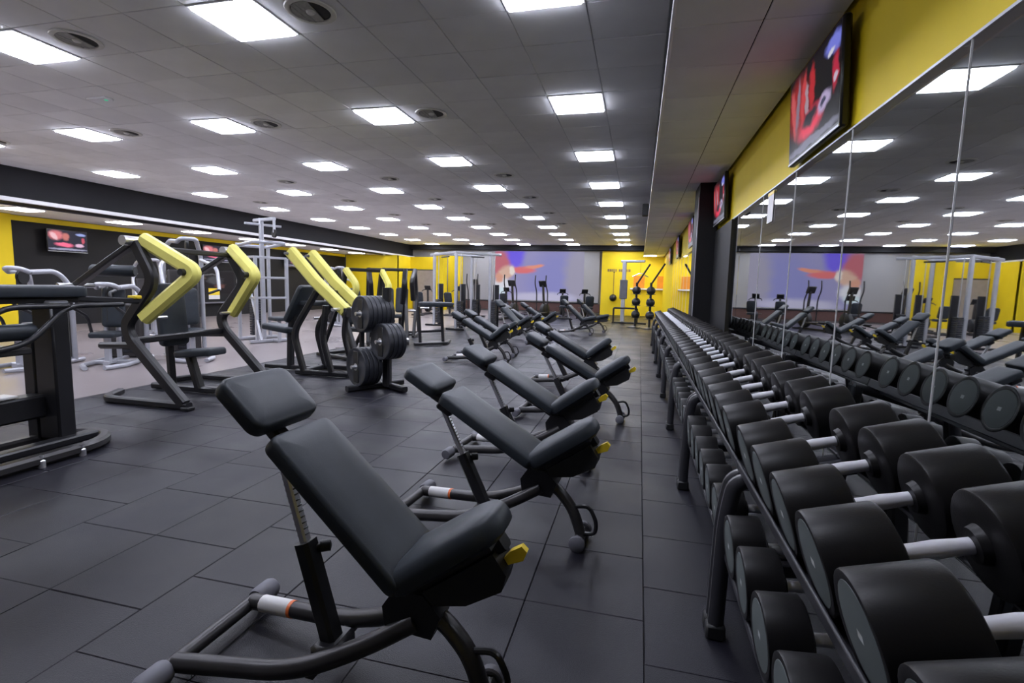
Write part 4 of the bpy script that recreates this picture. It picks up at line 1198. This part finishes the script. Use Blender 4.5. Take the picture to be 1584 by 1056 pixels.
# storage station and functional frame near the yellow wall
R = Rig('pull_down_station', 'pale cable pull-down column with low seat frame by the yellow wall', 'gym machine', (-0.45, 20.6, 0))
R.part('column', MB().bar([(-0.62, 20.7, 0.03), (-0.62, 20.7, 2.45)], 0.20, 0.16, up=(1, 0, 0), c=0.15), 'silver_paint')
R.part('top_arm', MB().bar([(-0.75, 20.7, 2.45), (0.15, 20.4, 2.45)], 0.10, 0.09, c=0.2), 'silver_paint')
R.part('stack_cover', MB().box((-0.62, 20.6, 1.35), (0.30, 0.10, 0.75), 0.02), 'rubber_foot')
R.part('floor_frame', MB().bar(fil([(-0.95, 20.2, 0.05), (-0.95, 20.2, 0.62), (-0.05, 20.2, 0.62), (-0.05, 20.2, 0.05)], 0.05, 3), 0.07, 0.07, up=(0, 1, 0), c=0.2), 'black_metal')
R.part('floor_frame', MB().bar([(-1.0, 20.2, 0.05), (0.3, 20.2, 0.05)], 0.08, 0.07, c=0.2), 'black_metal')
R.part('floor_frame', MB().bar([(-0.62, 20.2, 0.05), (-0.62, 20.8, 0.05)], 0.08, 0.07, c=0.2), 'black_metal')
R.part('hanging_bar', MB().tube(fil([(-0.30, 20.35, 1.85), (0.0, 20.35, 2.0), (0.30, 20.35, 1.85)], 0.08, 4), 0.018, 8), 'chrome')
R.part('cable', MB().tube([(0.0, 20.42, 2.42), (0.0, 20.36, 1.98)], 0.006, 6), 'black_plastic')

def ball_tree(label, x, y):
    t = thing('ball_rack', label, 'ball rack', (x, y, 0), 0)
    obj('base', MB().lathe([(0, 0), (0, 0.30), (0.03, 0.30), (0.06, 0.1), (0.06, 0)], 24, RY(-math.pi / 2)), 'black_metal', t)
    obj('post', MB().tube([(0, 0, 0.03), (0, 0, 1.60)], 0.04, 12), 'black_metal', t)
    for q, z in enumerate((0.46, 0.90, 1.30)):
        obj('cradle', MB().tube([(0.15 * math.cos(a * math.pi / 6), 0.15 * math.sin(a * math.pi / 6) - 0.16, z - 0.10) for a in range(12)], 0.010, 8, closed=True).bar([(0, 0, z - 0.10), (0, -0.03, z - 0.10)], 0.03, 0.03), 'black_metal', t)
        b = obj('medicine_ball', MB().sphere((0, 0, 0), 0.15, 20), 'ball_black')
        b.location = (x, y - 0.16, z + 0.02)
        tag(b, 'black medicine ball, %s from the floor on %s' % (ORD[q], 'the ball rack' if x < 0 else 'the ball rack beside the pillar'), 'ball', 'medicine balls on racks')
    obj('arm', MB().bar([(0, 0, 1.55), (0.42, -0.1, 2.25)], 0.06, 0.06, up=(0, 1, 0), c=0.2), 'black_metal', t)
    return t
ball_tree('black upright medicine ball rack by the yellow wall', -0.10, 18.6)
ball_tree('black upright medicine ball rack close to the rack row', 0.38, 18.2)

# details on the yellow far wall
t = thing('hanging_ball', 'black ball hanging on a cord against the yellow wall', 'ball', (-1.32, FAR_Y - 0.36, 0.9))
obj('ball', MB().sphere((0, 0, 0), 0.19, 22), 'ball_black', t)
obj('cord', MB().tube([(0, 0, 0.18), (0, 0, 1.30)], 0.018, 8), 'brown_wood', t)
obj('hook', MB().box((0, 0.09, 1.32), (0.06, 0.24, 0.05), 0.01), 'black_metal', t)
t = thing('wall_lettering', 'row of small dark letters on the yellow wall above the hanging ball', 'lettering', (-1.05, FAR_Y - 0.155, 2.32))
x = -0.62
for k in range(14):
    w = random.choice((0.045, 0.06, 0.075))
    if k not in (6,):
        g = MB()
        g.box((x + w / 2, 0, 0), (w, 0.012, 0.13), 0.0)
        obj('letter', g, 'brown_wood', t, smooth=False)
    x += w + 0.025
for k, (x, w) in enumerate(((-0.05, 0.55), (1.15, 0.6))):
    t = thing('wall_niche', 'orange panel with a pale shelf on the yellow wall, %s' % ('behind the cable column' if k == 0 else 'left of the pillar'), 'wall panel', (x, FAR_Y - 0.17, 1.75), 0, 'orange wall panels')
    obj('panel', MB().box((0, 0, 0), (w, 0.04, 0.62), 0.008), 'orange_panel', t)
    obj('shelf', MB().box((0, -0.06, -0.36), (w + 0.3, 0.16, 0.08), 0.008), 'label_white', t)
    obj('frame', MB().box((0, -0.005, 0.33), (w + 0.06, 0.05, 0.04)).box((-w / 2 - 0.02, -0.005, 0), (0.04, 0.05, 0.66)).box((w / 2 + 0.02, -0.005, 0), (0.04, 0.05, 0.66)), 'yellow_plastic', t, smooth=False)

# sheet imitating a sign reflection on the mirror and board on the left wall
t = thing('sign_reflection', 'small white sheet on the mirror near the pillar, imitating a reflected hanging sign', 'reflected sign', (MIR_X - 0.004, 5.15, 2.12))
obj('sheet', MB().box((0, 0, 0), (0.003, 0.20, 0.26)), 'label_white', t, smooth=False)
obj('sign_border', MB().box((-0.002, 0, 0.13), (0.003, 0.22, 0.03)), 'yellow_plastic', t, smooth=False)
t = thing('notice_board', 'dark poster board with a yellow and white notice on the far left wall', 'notice board', (LW_X + 0.10, 15.4, 0.85))
obj('board', MB().box((0, 0, 0), (0.06, 2.6, 1.7), 0.01), 'black_wall', t)
picture('poster_print', 2.2, 0.8, 'poster', t, T(0.036, 0, 0.38) @ RZ(math.pi / 2))
obj('notice_sheet', MB().box((0.036, 0.15, 0.05), (0.008, 0.5, 0.25)), 'yellow_plastic', t, smooth=False)
obj('notice_text', MB().box((0.036, 0.15, -0.15), (0.008, 0.5, 0.15)), 'label_white', t, smooth=False)
obj('ledge', MB().box((0.12, 0, -0.35), (0.22, 1.6, 0.05), 0.01), 'rubber_foot', t)
